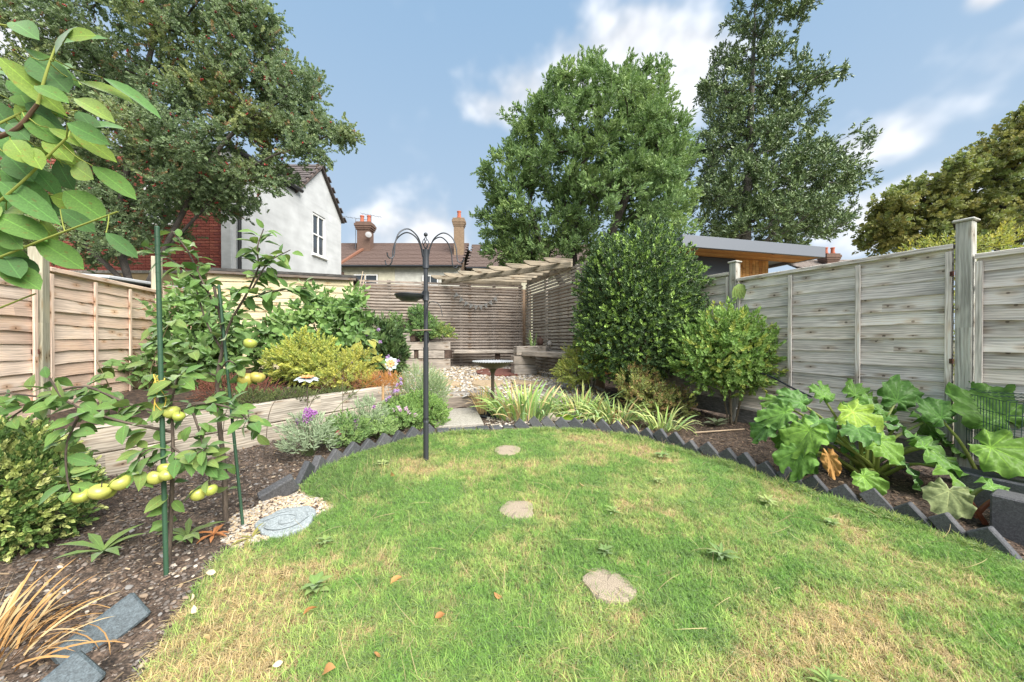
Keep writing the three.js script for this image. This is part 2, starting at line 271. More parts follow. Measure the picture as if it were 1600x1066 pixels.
{ // bark mulch
  const chip = place(new THREE.BoxGeometry(1, 0.16, 0.32), new THREE.Vector3()), items = [];
  const add = (n, w, cs) => { let k = 0; while (k < n) { const q = w(); if (!q) continue; k++; const s = 0.012 + 0.03 * R() ** 2; items.push({ p: V(q[0], soilY(...q) + 0.006, q[1]), q: quatEuler(rr(-0.5, 0.5), rr(0, 6.28), rr(-0.4, 0.4)), s: new THREE.Vector3(s, s * rr(0.4, 1), s * rr(0.5, 1)), c: pick(cs).clone().multiplyScalar(rr(0.6, 1.3)) }); } };
  add(9500, boxIn(0.4, 4.9, 1.6, 6.2, rightBed), [C(0.21, 0.14, 0.095), C(0.14, 0.095, 0.065), C(0.30, 0.22, 0.15), C(0.11, 0.075, 0.055)]);
  add(2600, boxIn(-3.8, -1.0, 1.0, 5, leftBed), [C(0.2, 0.14, 0.1), C(0.3, 0.22, 0.14), C(0.08, 0.055, 0.04)]);
  tag(many(scene, 'bark_mulch', chip, rock, items), 'brown shredded bark mulch on the flower beds', 'mulch', null, 'stuff');
}

// ---------- grass ----------
R = rng(33);
// straw patches [x, d, radius, strength] where the turf has died back
const dryPatches = [[-0.85, 3.3, 0.36, 1.5], [-1.38, 1.62, 0.55, 1.7], [-1.15, 1.3, 0.42, 1.4], [0.75, 4.2, 0.4, 0.9], [1.3, 4.05, 0.4, 0.9], [2.2, 2.75, 0.45, 0.7], [2.3, 2.1, 0.4, 1.0], [1.6, 1.65, 0.32, 0.8], [1.15, 1.5, 0.3, 0.9], [1.0, 1.2, 0.35, 0.9], [-0.2, 1.6, 0.25, 0.8], [2.75, 1.75, 0.4, 1.0], [0.3, 3.4, 0.3, 0.5], [1.9, 1.4, 0.4, 0.8], [-0.3, 1.25, 0.3, 0.6], [0.9, 2.9, 0.3, 0.5], [1.4, 3.1, 0.3, 0.4], [0.1, 2.2, 0.3, 0.5], [0.55, 1.7, 0.25, 0.4]];
const dryness = (x, d) => { let s = 0; for (const [a, b, r, k] of dryPatches) s += k * Math.exp(-((x - a) ** 2 + (d - b) ** 2) / (r * r)); return clamp(0.25 + 0.72 * s * (0.7 + 1.6 * fbm(x * 3, d * 3, 5.5, 3)) + 1.7 * fbm(x * 1.9, d * 1.9, 2.5, 4) + 0.7 * n3(x * 8, d * 8, 6)); };
function tuft(n, len, spread, lean, w, seed) { const keep = R; R = rng(seed); const gs = []; for (let i = 0; i < n; i++) { const g = blade(len * rr(0.5, 1.2), w * rr(0.7, 1.3), rr(0.3, 1.3), 3, rr(-0.8, 0.8)); g.rotateX(rr(0, lean)); g.rotateY(rr(0, 6.283)); const a = rr(0, 6.283), r = spread * Math.sqrt(R()); g.translate(Math.cos(a) * r, 0, Math.sin(a) * r); gs.push(g); } R = keep; return mergeGeometries(gs); }
{
  const tufts = [tuft(14, 0.042, 0.03, 0.5, 0.0032, 1), tuft(14, 0.05, 0.032, 0.8, 0.003, 2), tuft(12, 0.062, 0.03, 1.0, 0.0032, 3), tuft(12, 0.045, 0.035, 1.35, 0.0026, 4)];
  const lists = tufts.map(() => []), m = MP(1, 1, 1, { roughness: 1, transmission: 0.4, thickness: 0, clearcoat: 0.15, clearcoatRoughness: 0.5 });
  const discs = [[-0.05, 3.74, 0.13], [0.04, 2.58, 0.10], [0.50, 1.87, 0.105]];
  let made = 0, tries = 0; const want = 62000;
  while (made < want && tries++ < want * 8) {
    const x = rr(-1.85, 3.2), d = 0.85 + 3.75 * Math.pow(R(), 1.12); if (!inLawn(x, d) || Math.abs(x) > d * 1.5 + 0.3) continue;
    if (discs.some(([a, b, r]) => (x - a) ** 2 + (d - b) ** 2 < r * r * (0.8 + 0.5 * n3(x * 14, d * 14, 3)))) continue;
    const dry = dryness(x, d); if (R() < dry * 0.35) continue;
    const straw = R() < dry * 0.95 - 0.08, long = !straw && n3(x * 1.1 + 4, d * 1.1, 9) > 0.08;
    const edge = smooth(-0.6, -1.3, x + 0.25 * n3(x * 3, d * 3)) * smooth(2.2, 2.9, d);
    const c = straw ? C(0.70, 0.55, 0.30).lerp(C(0.55, 0.44, 0.18), R()) : C(0.185, 0.375, 0.055).lerp(C(0.42, 0.53, 0.14), clamp(dry * 1.2 + rr(-0.25, 0.35))).lerp(C(0.15, 0.28, 0.05), clamp(edge * 0.7 + rr(-0.2, 0.2)));
    c.multiplyScalar(rr(0.55, 1.35));
    lists[straw ? 3 : long || R() < edge ? (R() < 0.5 ? 2 : 1) : (R() < 0.6 ? 0 : 1)].push({ p: G(x, d, 0.003), q: quatEuler(rr(-0.15, 0.15), rr(0, 6.28), rr(-0.15, 0.15)), s: new THREE.Vector3(1, rr(0.6, 1.15) * (1 + 0.5 * edge), 1).multiplyScalar(rr(0.85, 1.25) * (straw ? 0.9 : 1)), c }); made++;
  }
  const rim = [[-1.66, 3.05], [-1.6, 3.3], [-1.45, 3.55], [-1.2, 3.9], [-0.98, 4.1], [-0.6, 4.28], [0.1, 4.42], [0.6, 4.48], [1.05, 4.42], [1.48, 4.22], [1.71, 3.97], [1.94, 3.66], [2.13, 3.44], [2.26, 3.17], [2.43, 2.95], [2.6, 2.7], [2.76, 2.55], [2.86, 2.38], [2.93, 2.2]];
  for (let k = 0; k < 2600; k++) { const f = R() * (rim.length - 1.001), i = Math.floor(f), x = lerp(rim[i][0], rim[i + 1][0], f - i) + 0.05 * rr(-1, 1), d = lerp(rim[i][1], rim[i + 1][1], f - i) + 0.05 * rr(-1, 1); if (n3(x * 4, d * 4, 8) < -0.15) continue; lists[R() < 0.5 ? 1 : 2].push({ p: G(x, d, 0.003), q: quatEuler(rr(-0.2, 0.2), rr(0, 6.28), rr(-0.2, 0.2)), s: rr(1.0, 1.7), c: C(0.17, 0.33, 0.05).lerp(C(0.44, 0.48, 0.12), R() ** 2).multiplyScalar(rr(0.6, 1.25)) }); }
  tufts.forEach((t, i) => tag(many(scene, 'lawn_grass', t, m, lists[i]), 'short patchy lawn grass, part green and part straw', 'grass', null, 'stuff'));
  const stalk = blade(0.16, 0.0022, 1.1, 5), dead = [];
  for (let k = 0; k < 900; k++) { const x = rr(-1.6, 3.1), d = 0.9 + 3.4 * R() ** 1.4; if (!inLawn(x, d)) continue; dead.push({ p: G(x, d, 0.02), q: quatDir(new THREE.Vector3(rr(-1, 1), rr(0.1, 0.7), rr(-1, 1))), s: rr(0.5, 1.4), c: C(0.6, 0.47, 0.24).multiplyScalar(rr(0.7, 1.15)) }); }
  tag(many(scene, 'dry_grass_stalks', stalk, m, dead), 'long dry straw coloured stalks lying in the lawn', 'grass', null, 'stuff');
}

// ---------- boundary fences ----------
R = rng(41);
const boardCache = {};
function lapBoard(L, seed, H = 0.166) {
  const key = L.toFixed(2) + '_' + seed; if (boardCache[key]) return boardCache[key];
  const k = rng(seed * 77 + 5), ou = k() * 0.9, ov = k(), ph = k() * 20, amp = 0.007 + 0.012 * k(), nx = 7, ring = [];
  for (let i = 0; i <= nx; i++) { const x = -L / 2 + L * i / nx, w = amp * n3(x * 2.6 + ph, ph) * 1.6 + amp * 0.5 * n3(x * 7 + ph, 2), bow = 0.006 * n3(x * 1.3 + ph, 5); ring.push([[x, H, 0.003 + bow], [x, w, 0.021 + bow * 2], [x, w, 0.011 + bow], [x, H, -0.005]]); }
  const pos = [], uv = [], idx = [];
  for (let e = 0; e < 4; e++) { const f = (e + 1) % 4, base = pos.length / 3; for (let i = 0; i <= nx; i++) { for (const q of [e, f]) { const p = ring[i][q]; pos.push(...p); uv.push((p[0] + L / 2) / 2.4 + ou, p[1] / 0.6 + ov + (e % 2 ? p[2] : 0)); } if (i) { const b = base + i * 2, o = b - 2; idx.push(o, o + 1, b + 1, o, b + 1, b); } } }
  return boardCache[key] = geoFrom(pos, uv, idx);
}
function fencePanel(fence, a, b, y0, mats, H = 1.84) {
  const A = V(a[0], y0, a[1]), B = V(b[0], y0, b[1]), dir = B.clone().sub(A), L = dir.length(), mid = A.clone().lerp(B, 0.5);
  const t = new THREE.Group(); t.name = 'fence_panel'; t.position.copy(mid).sub(fence.position); t.quaternion.copy(basis(dir)); fence.add(t);
  const add = (name, geo, m, x, y, z, rz = 0) => { const o = setup(new THREE.Mesh(geo, m)); o.name = name; o.position.set(x, y, z); o.rotation.z = rz; t.add(o); return o; };
  const n = 13, pitch = (H - 0.06) / n, Lb = L - 0.02;
  for (let i = 0; i < n; i++) add('board', lapBoard(Lb, 1 + Math.floor(R() * 13)), mats[Math.floor(R() * mats.length)], 0, 0.015 + i * pitch, rr(-0.001, 0.001), rr(-0.0025, 0.0025));
  const bat = cbox(H - 0.09, 0.042, 0.018, 0.003, R(), R());
  for (const x of [-L / 2 + 0.03, -L / 6, L / 6, L / 2 - 0.03]) { const o = add('batten', bat, mats[0], x + rr(-0.01, 0.01), H / 2 - 0.03, 0.0345 + rr(0, 0.002)); o.rotation.z = Math.PI / 2; }
  add('top_rail', cbox(L - 0.01, 0.045, 0.055, 0.004, R(), R()), mats[0], 0, H - 0.03, 0.022); add('bottom_rail', cbox(L - 0.02, 0.04, 0.03, 0.004, R(), R()), mats[0], 0, 0.018, 0.045);
}
const rust = M(0.16, 0.06, 0.04, { map: grit, roughness: 0.8 });
function fencePost(fence, x, d, top, m, w = 0.1, cap = false, clips = []) {
  const y0 = gy(x, d) - 0.03, qy = new THREE.Quaternion().setFromAxisAngle(Y, 0.42), t = new THREE.Group(); t.name = 'fence_post'; t.position.copy(V(x, y0, d)).sub(fence.position); fence.add(t);
  part(t, 'shaft', cbox(top - y0, w, w, 0.006, R(), R()), m, V(x, (y0 + top) / 2, d), qy.clone().multiply(new THREE.Quaternion().setFromAxisAngle(new THREE.Vector3(0, 0, 1), Math.PI / 2)));
  if (cap) part(t, 'cap', cbox(w + 0.035, 0.025, w + 0.035, 0.008), m, V(x, top + 0.0135, d), qy);
  for (const [dx, dd, y] of clips) part(t, 'bracket', cbox(0.05, 0.045, 0.012, 0.002), rust, V(x + dx, y, d + dd), new THREE.Quaternion().setFromAxisAngle(Y, 1.15));
}
const greyWood = [[0.79, 0.75, 0.705], [0.86, 0.825, 0.785], [0.70, 0.66, 0.62], [0.82, 0.765, 0.70], [0.75, 0.72, 0.695], [0.66, 0.615, 0.57]].map(c => wood(...c, woodSilver));
const pinkWood = [wood(0.87, 0.69, 0.575), wood(0.90, 0.745, 0.63), wood(0.81, 0.63, 0.515), wood(0.87, 0.725, 0.62), wood(0.76, 0.58, 0.47)];
const postGreen = wood(0.46, 0.45, 0.35, woodFine), postGrey = wood(0.52, 0.53, 0.49, woodSilver);
const concrete = stone(0.36, 0.34, 0.31);
// against the neighbour's garden room (grey boards)
const rp = [[4.92, 1.25], [4.05, 3.2], [3.20, 5.15], [2.34, 7.1]];
const along = (a, b, s) => { const L = Math.hypot(b[0] - a[0], b[1] - a[1]); return [a[0] + (b[0] - a[0]) * s / L, a[1] + (b[1] - a[1]) * s / L]; };
const fenceRow = (f, pts, i, y0, mats, gap = 0.057) => fencePanel(f, along(pts[i], pts[i + 1], gap), along(pts[i + 1], pts[i], gap), y0, mats);
{
  const f = thing('timber_fence', 'weathered silver grey overlap fence behind the rhubarb and holly bush', 'fence', G(3.6, 4.2)), q = rp.slice().reverse();
  fenceRow(f, q, 2, 0.31, greyWood); fenceRow(f, q, 1, 0.43, greyWood); fenceRow(f, q, 0, 0.54, greyWood);
  fencePost(f, 4.05, 3.2, 2.44, postGrey, 0.1, true, [[-0.075, 0.04, 1.99], [0.03, -0.075, 1.86], [-0.075, 0.04, 1.20]]); fencePost(f, 3.20, 5.15, 2.49, postGrey, 0.1, true); fencePost(f, 2.34, 7.1, 2.6, postGrey, 0.1, true);
  for (let i = 0; i < 3; i++) { const a = along(rp[i], rp[i + 1], 0.06), b = along(rp[i + 1], rp[i], 0.06), y = [0.31, 0.43, 0.54][i]; beam(f, 'gravel_board', V(a[0], y - 0.125, a[1]), V(b[0], y - 0.125, b[1]), 0.235, 0.05, concrete); }
}
// the other side (newer beige boards)
const lp = [[-3.95, 1.55], [-4.66, 3.53], [-5.31, 5.36], [-5.98, 7.25]];
{
  const f = thing('timber_fence', 'newer beige overlap fence behind the apple trees', 'fence', G(-4.8, 4));
  fenceRow(f, lp, 0, 0.23, pinkWood); fenceRow(f, lp, 1, 0.295, pinkWood); fenceRow(f, lp, 2, 0.41, pinkWood);
  fencePost(f, -4.66, 3.53, 2.3, postGreen, 0.1, false, [[0.06, -0.075, 1.28]]); fencePost(f, -5.31, 5.36, 2.63, postGreen, 0.1); fencePost(f, -5.95, 7.28, 2.4, postGreen, 0.1);
}
{ // the neighbours' close-boarded fence that stands behind the slats
  const f = thing('close_board_fence', 'brown close boarded fence glimpsed between the slats', 'fence', V(-1.5, 0.6, 9)), dk = [wood(0.27, 0.20, 0.14), wood(0.30, 0.225, 0.16), wood(0.24, 0.175, 0.125)], run = (a, b, top, n) => { const A = V(a[0], 0, a[1]), B = V(b[0], 0, b[1]), q = basis(B.clone().sub(A)).multiply(new THREE.Quaternion().setFromAxisAngle(new THREE.Vector3(0, 0, 1), Math.PI / 2)), w = A.distanceTo(B) / n, g = cbox(top - 0.5, w * 1.12, 0.016, 0.002); for (let i = 0; i < n; i++) part(f, 'board', g, pick(dk), A.clone().lerp(B, (i + 0.5) / n).setY((top + 0.5) / 2).add(new THREE.Vector3(0, 0, (i % 2) * 0.017)), q); };
  run([-3.9, 8.5], [0.5, 9.58], 2.72, 34); run([0.56, 9.5], [1.62, 6.3], 2.6, 24);
}

// ---------- slatted screens and pergola round the patio ----------
const slatWood = [wood(0.36, 0.315, 0.28, woodOld), wood(0.42, 0.375, 0.335, woodOld), wood(0.31, 0.27, 0.24, woodOld)], slatGrey = [wood(0.44, 0.41, 0.36, woodOld), wood(0.49, 0.46, 0.41, woodOld), wood(0.38, 0.355, 0.31, woodOld)];
function slatScreen(name, label, a, b, top, n, pitch, mats, posts) {
  const A = V(a[0], 0, a[1]), B = V(b[0], 0, b[1]), L = A.distanceTo(B), q = basis(B.clone().sub(A)), mid = A.clone().lerp(B, 0.5), nz = new THREE.Vector3(0, 0, 1).applyQuaternion(q);
  const t = thing(name, label, 'slatted fence', mid.clone().setY(top - n * pitch)); const gs = [0, 1, 2].map(k => cbox(L, 0.05, 0.02, 0.003, 0.2 * k, 0.29 * k));
  for (let i = 0; i < n; i++) part(t, 'slat', pick(gs), pick(mats), mid.clone().setY(top - 0.02 - i * pitch), q);
  for (const s of posts) part(t, 'post', cbox(n * pitch + 0.1, 0.075, 0.06, 0.004, R(), R()), pick(mats), A.clone().lerp(B, s).setY(top - n * pitch / 2 - 0.02).addScaledVector(nz, -0.043), new THREE.Quaternion().setFromAxisAngle(Y, Math.atan2(-(B.z - A.z), B.x - A.x)).multiply(new THREE.Quaternion().setFromAxisAngle(new THREE.Vector3(0, 0, 1), Math.PI / 2)));
  return t;
}
slatScreen('slatted_fence', 'brown weathered slatted fence closing the far end of the patio', [-3.78, 8.3], [0.28, 9.3], 2.78, 30, 0.071, slatWood, [0.02, 0.21, 0.4, 0.62, 0.82, 0.985]);
slatScreen('slatted_fence', 'grey slatted fence wing beside the bench and holly bush', [0.36, 9.28], [1.42, 6.25], 2.80, 30, 0.071, slatGrey, [0.02, 0.36, 0.8, 0.98]);
{
  const t = thing('pergola', 'timber corner pergola of overhanging rafters above the patio', 'pergola', V(-0.3, 2.6, 8.2)), pw = [wood(0.36, 0.315, 0.24, woodOld), wood(0.31, 0.27, 0.205, woodOld), wood(0.40, 0.355, 0.275, woodOld)];
  const Lf = V(-1.72, 2.80, 8.80), Rt = V(1.12, 2.80, 6.72), Cn = V(0.3, 2.80, 9.2);
  beam(t, 'front_beam', Lf, Rt, 0.11, 0.045, pw[0]); beam(t, 'back_plate', V(-1.66, 2.83, 8.86), V(0.24, 2.83, 9.33), 0.09, 0.045, pw[1]); beam(t, 'side_plate', V(0.40, 2.85, 9.2), V(1.16, 2.85, 6.95), 0.14, 0.045, pw[1]);
  const dir = new THREE.Vector3(4.08, 0, -1.0).normalize();
  for (let i = 0; i < 8; i++) {
    const s = 0.03 + i * 0.128, p = Lf.clone().lerp(Rt, s); p.y = 2.898 + rr(-0.004, 0.004);
    const wallX = (pz) => 0.40 + (9.2 - pz) * (0.76 / 2.25), endD = -p.z, a = p.clone().addScaledVector(dir, -0.33), reach = Math.max(0.25, (wallX(endD + 0.1) - p.x) * 0.99), b = p.clone().addScaledVector(dir, reach);
    const L = a.distanceTo(b), sh = new THREE.Shape([[0, 0.042], [0, 0.02], [0.05, -0.012], [0.13, -0.042], [L, -0.042], [L, 0.042]].map(v => new THREE.Vector2(...v)));
    const g = new THREE.ExtrudeGeometry(sh, { depth: 0.045, bevelEnabled: true, bevelSize: 0.004, bevelThickness: 0.004, bevelSegments: 1 }), u = g.attributes.uv; for (let k = 0; k < u.count; k++) u.setXY(k, u.getX(k) / 2.4 + i * 0.13, u.getY(k) / 0.6 + i * 0.27);
    part(t, 'rafter', g, pick(pw), a, basis(dir));
  }
}
{ // bunting of metal pennants on the slatted fence
  const t = thing('bunting', 'string of small grey metal pennants on the slatted fence', 'bunting', V(-0.75, 2.3, 8.95)), lead = M(0.30, 0.30, 0.29, { roughness: 0.7, map: grit });
  const pts = []; for (let i = 0; i <= 10; i++) { const s = i / 10, x = -1.42 + 1.12 * s; pts.push(V(x, 2.60 - 0.36 * (1 - (2 * s - 1) ** 2), 8.86 + (x + 1.42) * 0.245 - 0.045)); }
  part(t, 'string', tube(pts, 0.004, 0.004, 4), lead);
  for (let i = 0; i < 9; i++) { const p = pts[i].clone().lerp(pts[i + 1], 0.7), sl = (pts[i + 1].y - pts[i].y) / 0.112, sh = new THREE.Shape([[-0.055, 0], [0.055, 0], [0, -0.125]].map(v => new THREE.Vector2(...v))); part(t, 'pennant', new THREE.ExtrudeGeometry(sh, { depth: 0.004, bevelEnabled: false }), lead, p, quatEuler(0, 0.24, Math.atan(sl))); }
}

// ---------- sleepers: raised bed, step, planter, bench ----------
const sleeperWood = [wood(0.52, 0.475, 0.40, woodOld), wood(0.57, 0.525, 0.45, woodOld), wood(0.47, 0.43, 0.36, woodOld)], oldSleeper = [wood(0.50, 0.46, 0.41, woodOld), wood(0.44, 0.40, 0.35, woodOld), wood(0.38, 0.33, 0.28, woodOld)], sleeperEnd = wood(0.13, 0.09, 0.07, woodOld);
{
  const t = thing('raised_bed', 'long timber sleeper wall of the raised bed under the raspberries', 'raised bed', V(-2.8, gy(-2.8, 3.7), 3.7));
  const run = (s0, s1, h0, h1, m) => { const a = [lerp(sleeperA[0], sleeperB[0], s0), lerp(sleeperA[1], sleeperB[1], s0)], b = [lerp(sleeperA[0], sleeperB[0], s1), lerp(sleeperA[1], sleeperB[1], s1)]; beam(t, 'sleeper', G(a[0], a[1], (h0 + h1) / 2), G(b[0], b[1], (h0 + h1) / 2), h1 - h0 - 0.004, 0.1, m, 0.01); };
  run(0, 0.52, 0.215, 0.445, sleeperWood[0]); run(0.523, 1, 0.217, 0.443, sleeperWood[1]); run(0, 0.3, -0.03, 0.213, sleeperWood[2]); run(0.303, 0.985, -0.03, 0.214, sleeperWood[0]);
  beam(t, 'sleeper', G(-1.72, 5.09, 0.33), G(-2.65, 6.15, 0.33), 0.225, 0.1, sleeperWood[1], 0.01); beam(t, 'sleeper', G(-1.72, 5.09, 0.09), G(-2.65, 6.15, 0.09), 0.22, 0.1, sleeperWood[2], 0.01);
  part(t, 'corner_peg', cbox(0.5, 0.03, 0.02, 0.003), wood(0.62, 0.42, 0.22), G(-1.74, 4.83, 0.24), new THREE.Quaternion().setFromAxisAngle(new THREE.Vector3(0, 0, 1), Math.PI / 2));
}
// soil that fills the raised bed
{ const poly = [[-3.9, 2.5], [-1.7, 5.05], [-2.7, 6.2], [-3.3, 7.0], [-5.7, 6.6], [-5.2, 5.4], [-4.5, 3.4]];
  patchMesh('raised_soil', -5.8, -1.6, 2.4, 7.1, 0.06, (x, d) => gy(x, d) + 0.36 + 0.04 * n3(x * 6, d * 6, 3), M(0.26, 0.2, 0.16, { map: soilMap, roughness: 0.97 }), (x, d) => inPoly(poly, x, d), 0.9); }
{
  const t = thing('sleeper_step', 'single old sleeper step between the paving slab and the gravel', 'step', G(-0.75, 5.5));
  beam(t, 'riser', G(-1.25, 5.36, 0.1), G(-0.42, 5.66, 0.1), 0.2, 0.1, oldSleeper[2], 0.012);
  beam(t, 'tread', G(-1.30, 5.52, 0.17), G(-0.48, 5.82, 0.17), 0.1, 0.2, oldSleeper[0], 0.012);
}
{
  const t = thing('sleeper_planter', 'stacked grey sleeper planter against the slatted fence', 'planter', V(-2.0, patioY(-2, 8.3), 8.3)), y = patioY(-2, 8.3) - 0.02;
  const row = (x0, x1, k, h, m, d0 = 8.3) => beam(t, 'sleeper', V(x0, y + k, d0), V(x1, y + k, d0 + (x1 - x0) * 0.05), h - 0.006, 0.12, m, 0.01);
  row(-2.66, -1.44, 0.13, 0.25, oldSleeper[1]); row(-2.66, -2.27, 0.355, 0.19, oldSleeper[0]); row(-2.16, -1.57, 0.355, 0.19, oldSleeper[0]); row(-2.66, -1.44, 0.55, 0.19, oldSleeper[0]); row(-2.66, -2.36, 0.75, 0.2, oldSleeper[0]);
  const end = (x, k, h, w) => part(t, 'sleeper_end', cbox(w, h - 0.006, 0.4, 0.008), sleeperEnd, V(x, y + k, 8.5));
  end(-2.215, 0.355, 0.19, 0.1); end(-1.51, 0.355, 0.19, 0.11); end(-2.3, 0.75, 0.19, 0.1);
  part(t, 'fill', cbox(1.1, 0.5, 0.28, 0.02), M(0.1, 0.075, 0.06, { map: soilMap }), V(-2.05, y + 0.36, 8.53));
}
{
  const t = thing('sleeper_bench', 'low corner bench of old sleepers along the slatted fences', 'bench', V(0.1, patioY(0.1, 8), 8));
  beam(t, 'seat_plank', V(-1.38, 1.10, 8.62), V(0.2, 1.10, 8.72), 0.075, 0.4, oldSleeper[0], 0.01); beam(t, 'seat_plank', V(0.36, 1.09, 7.75), V(1.16, 1.09, 6.9), 0.1, 0.42, oldSleeper[1], 0.01);
  const blk = (x, d, y, l, m) => part(t, 'sleeper', cbox(l, 0.2, 0.22, 0.012, R(), R()), m, V(x, y, d), new THREE.Quaternion().setFromAxisAngle(Y, 0.35));
  blk(0.26, 7.75, 0.74, 0.52, oldSleeper[0]); blk(0.24, 7.76, 0.945, 0.5, oldSleeper[1]); blk(0.3, 7.77, 1.15, 0.5, oldSleeper[0]);
  blk(0.62, 7.98, 1.15, 0.5, oldSleeper[1]);
  part(t, 'leg', cbox(0.12, 0.5, 0.2, 0.01), sleeperEnd, V(-0.35, 0.83, 8.72)); part(t, 'leg', cbox(0.14, 0.62, 0.18, 0.01), oldSleeper[1], V(1.22, 0.72, 6.95));
}
{
  const dir = new THREE.Vector3(0.62, 0, -0.15), t = solo('paving_slab', cbox(0.62, 0.05, 0.86, 0.008, 0, 0, 0.5, 0.5), stone(0.52, 0.49, 0.42), 'pale stone paving slab leading to the sleeper step', 'paving slab', G(-0.76, 4.96, 0.015), new THREE.Quaternion().setFromAxisAngle(Y, 0.22).premultiply(new THREE.Quaternion().setFromAxisAngle(new THREE.Vector3(1, 0, 0), 0.057)));
}
// ---------- sawtooth edging blocks ----------
R = rng(51);
const slate = [stone(0.115, 0.12, 0.132, { roughness: 0.75 }), stone(0.135, 0.137, 0.145, { roughness: 0.8 }), stone(0.09, 0.095, 0.105, { roughness: 0.7 })];
const sawBlock = [0, 1, 2].map(k => cbox(0.26, 0.12, 0.058, 0.007, k * 0.3, k * 0.2, 0.4, 0.4));
function edging(name, label, pts, lean, step = 0.172) {
  const P = pts.map(([x, d]) => G(x, d)), curve = new THREE.CatmullRomCurve3(P), L = curve.getLength(), n = Math.round(L / step), t = thing(name, label, 'edging', P[Math.floor(P.length / 2)]);
  for (let i = 0; i <= n; i++) {
    const u = i / n, p = curve.getPointAt(u), tg = curve.getTangentAt(u), q = basis(tg).multiply(new THREE.Quaternion().setFromAxisAngle(new THREE.Vector3(0, 0, 1), lean * (0.785 + rr(-0.06, 0.06))));
    const down = new THREE.Vector3(lean, 0, 0).applyQuaternion(basis(tg)); p.addScaledVector(down, 0); p.y += 0.028 + rr(-0.016, 0.014);
    q.premultiply(new THREE.Quaternion().setFromAxisAngle(tg, rr(-0.1, 0.1)));
    part(t, 'block', pick(sawBlock), pick(slate), p, q, new THREE.Vector3(rr(0.9, 1.08), rr(0.9, 1.06), rr(0.85, 1.15)));
  }
  return t;
}
edging('block_edging', 'sawtooth row of dark slate blocks curving round the rhubarb bed', [[0.15, 4.55], [0.57, 4.59], [1.05, 4.53], [1.53, 4.31], [1.77, 4.05], [2.0, 3.74], [2.2, 3.52], [2.33, 3.25], [2.50, 3.03], [2.68, 2.77], [2.83, 2.62], [2.93, 2.44], [3.02, 2.22]], -1);
edging('block_edging', 'short sawtooth row of dark slate blocks along the flower border', [[-1.74, 2.98], [-1.73, 3.22], [-1.66, 3.38], [-1.57, 3.54], [-1.42, 3.72], [-1.2, 4.0], [-1.02, 4.16]], 1, 0.18);
{ const t = thing('flat_edging', 'row of flat dark slate blocks between lawn and paving slab', 'edging', G(-0.5, 4.45)); for (let i = 0; i < 6; i++) { const s = i / 5, x = lerp(-0.84, -0.05, s), d = lerp(4.36, 4.56, s); part(t, 'block', cbox(0.145, 0.06, 0.13, 0.007, i * 0.2, i * 0.3, 0.4, 0.4), pick(slate), G(x, d, 0.002 + rr(0, 0.008)), quatEuler(0.06, 0.25 + rr(-0.08, 0.08), rr(-0.03, 0.03))); } }
solo('edging_block', cbox(0.24, 0.13, 0.075, 0.008, 0, 0, 0.4, 0.4), slate[1], 'loose toppled slate block at the gravel patch', 'edging block', G(-1.79, 2.74, 0.045), quatEuler(0.25, 0.75, 0.45));
const blueSlate = stone(0.12, 0.155, 0.175, { roughness: 0.7 });
solo('edging_block', cbox(0.26, 0.13, 0.07, 0.008, 0.1, 0.5, 0.4, 0.4), blueSlate, 'blue grey slate block leaning in the soil beside the dry grass clump', 'edging block', G(-1.74, 1.52, 0.03), quatEuler(-0.5, 0.75, 0.5));
solo('edging_block', cbox(0.28, 0.14, 0.08, 0.008, 0.4, 0.2, 0.4, 0.4), blueSlate, 'blue grey slate block half buried in front of the dry grass clump', 'edging block', G(-1.62, 1.22, 0.03), quatEuler(-0.55, 0.8, 0.55));
solo('edging_block', cbox(0.2, 0.34, 0.26, 0.01, 0.4, 0.2, 0.4, 0.4), slate[1], 'upright dark slate block beside the end of the edging', 'edging block', G(3.38, 2.35, 0.12), quatEuler(0, 0.5, 0));
solo('edging_block', cbox(0.2, 0.36, 0.5, 0.01, 0.2, 0.1, 0.4, 0.4), slate[0], 'dark slate block under the wire cage', 'edging block', G(3.72, 2.68, 0.10), quatEuler(0, 0.5, 0));

// ---------- buildings ----------
R = rng(61);
const box = (t, name, x0, x1, y0, y1, d0, d1, m, c = 0.004) => part(t, name, cbox(x1 - x0, y1 - y0, d1 - d0, c, R(), R(), 1.5, 1.5), m, V((x0 + x1) / 2, (y0 + y1) / 2, (d0 + d1) / 2));
const whiteRender = M(0.64, 0.65, 0.65, { map: stucco, roughness: 0.9 }), paint = M(0.78, 0.78, 0.76, { roughness: 0.5 }), black = M(0.02, 0.021, 0.023, { roughness: 0.45 });
const glass = new THREE.MeshPhysicalMaterial({ color: C(0.05, 0.06, 0.07), roughness: 0.05, metalness: 0, specularIntensity: 1 });
const slabPoly = (pts, depthDir, m, t, name) => { // convex wall outline with thickness
  const pos = [], idx = [], uv = [], n = pts.length; for (const o of [0, 1]) for (const p of pts) { const q = p.clone().addScaledVector(depthDir, o); pos.push(q.x, q.y, q.z); uv.push((q.x + q.z) / 3, q.y / 3); }
  for (let i = 1; i < n - 1; i++) idx.push(0, i, i + 1, n, n + i + 1, n + i); for (let i = 0; i < n; i++) { const j = (i + 1) % n; idx.push(i, n + i, n + j, i, n + j, j); }
  return part(t, name, geoFrom(pos, uv, idx).toNonIndexed(), m);
};
const sharp = g => { g.deleteAttribute('normal'); g.computeVertexNormals(); return g; };
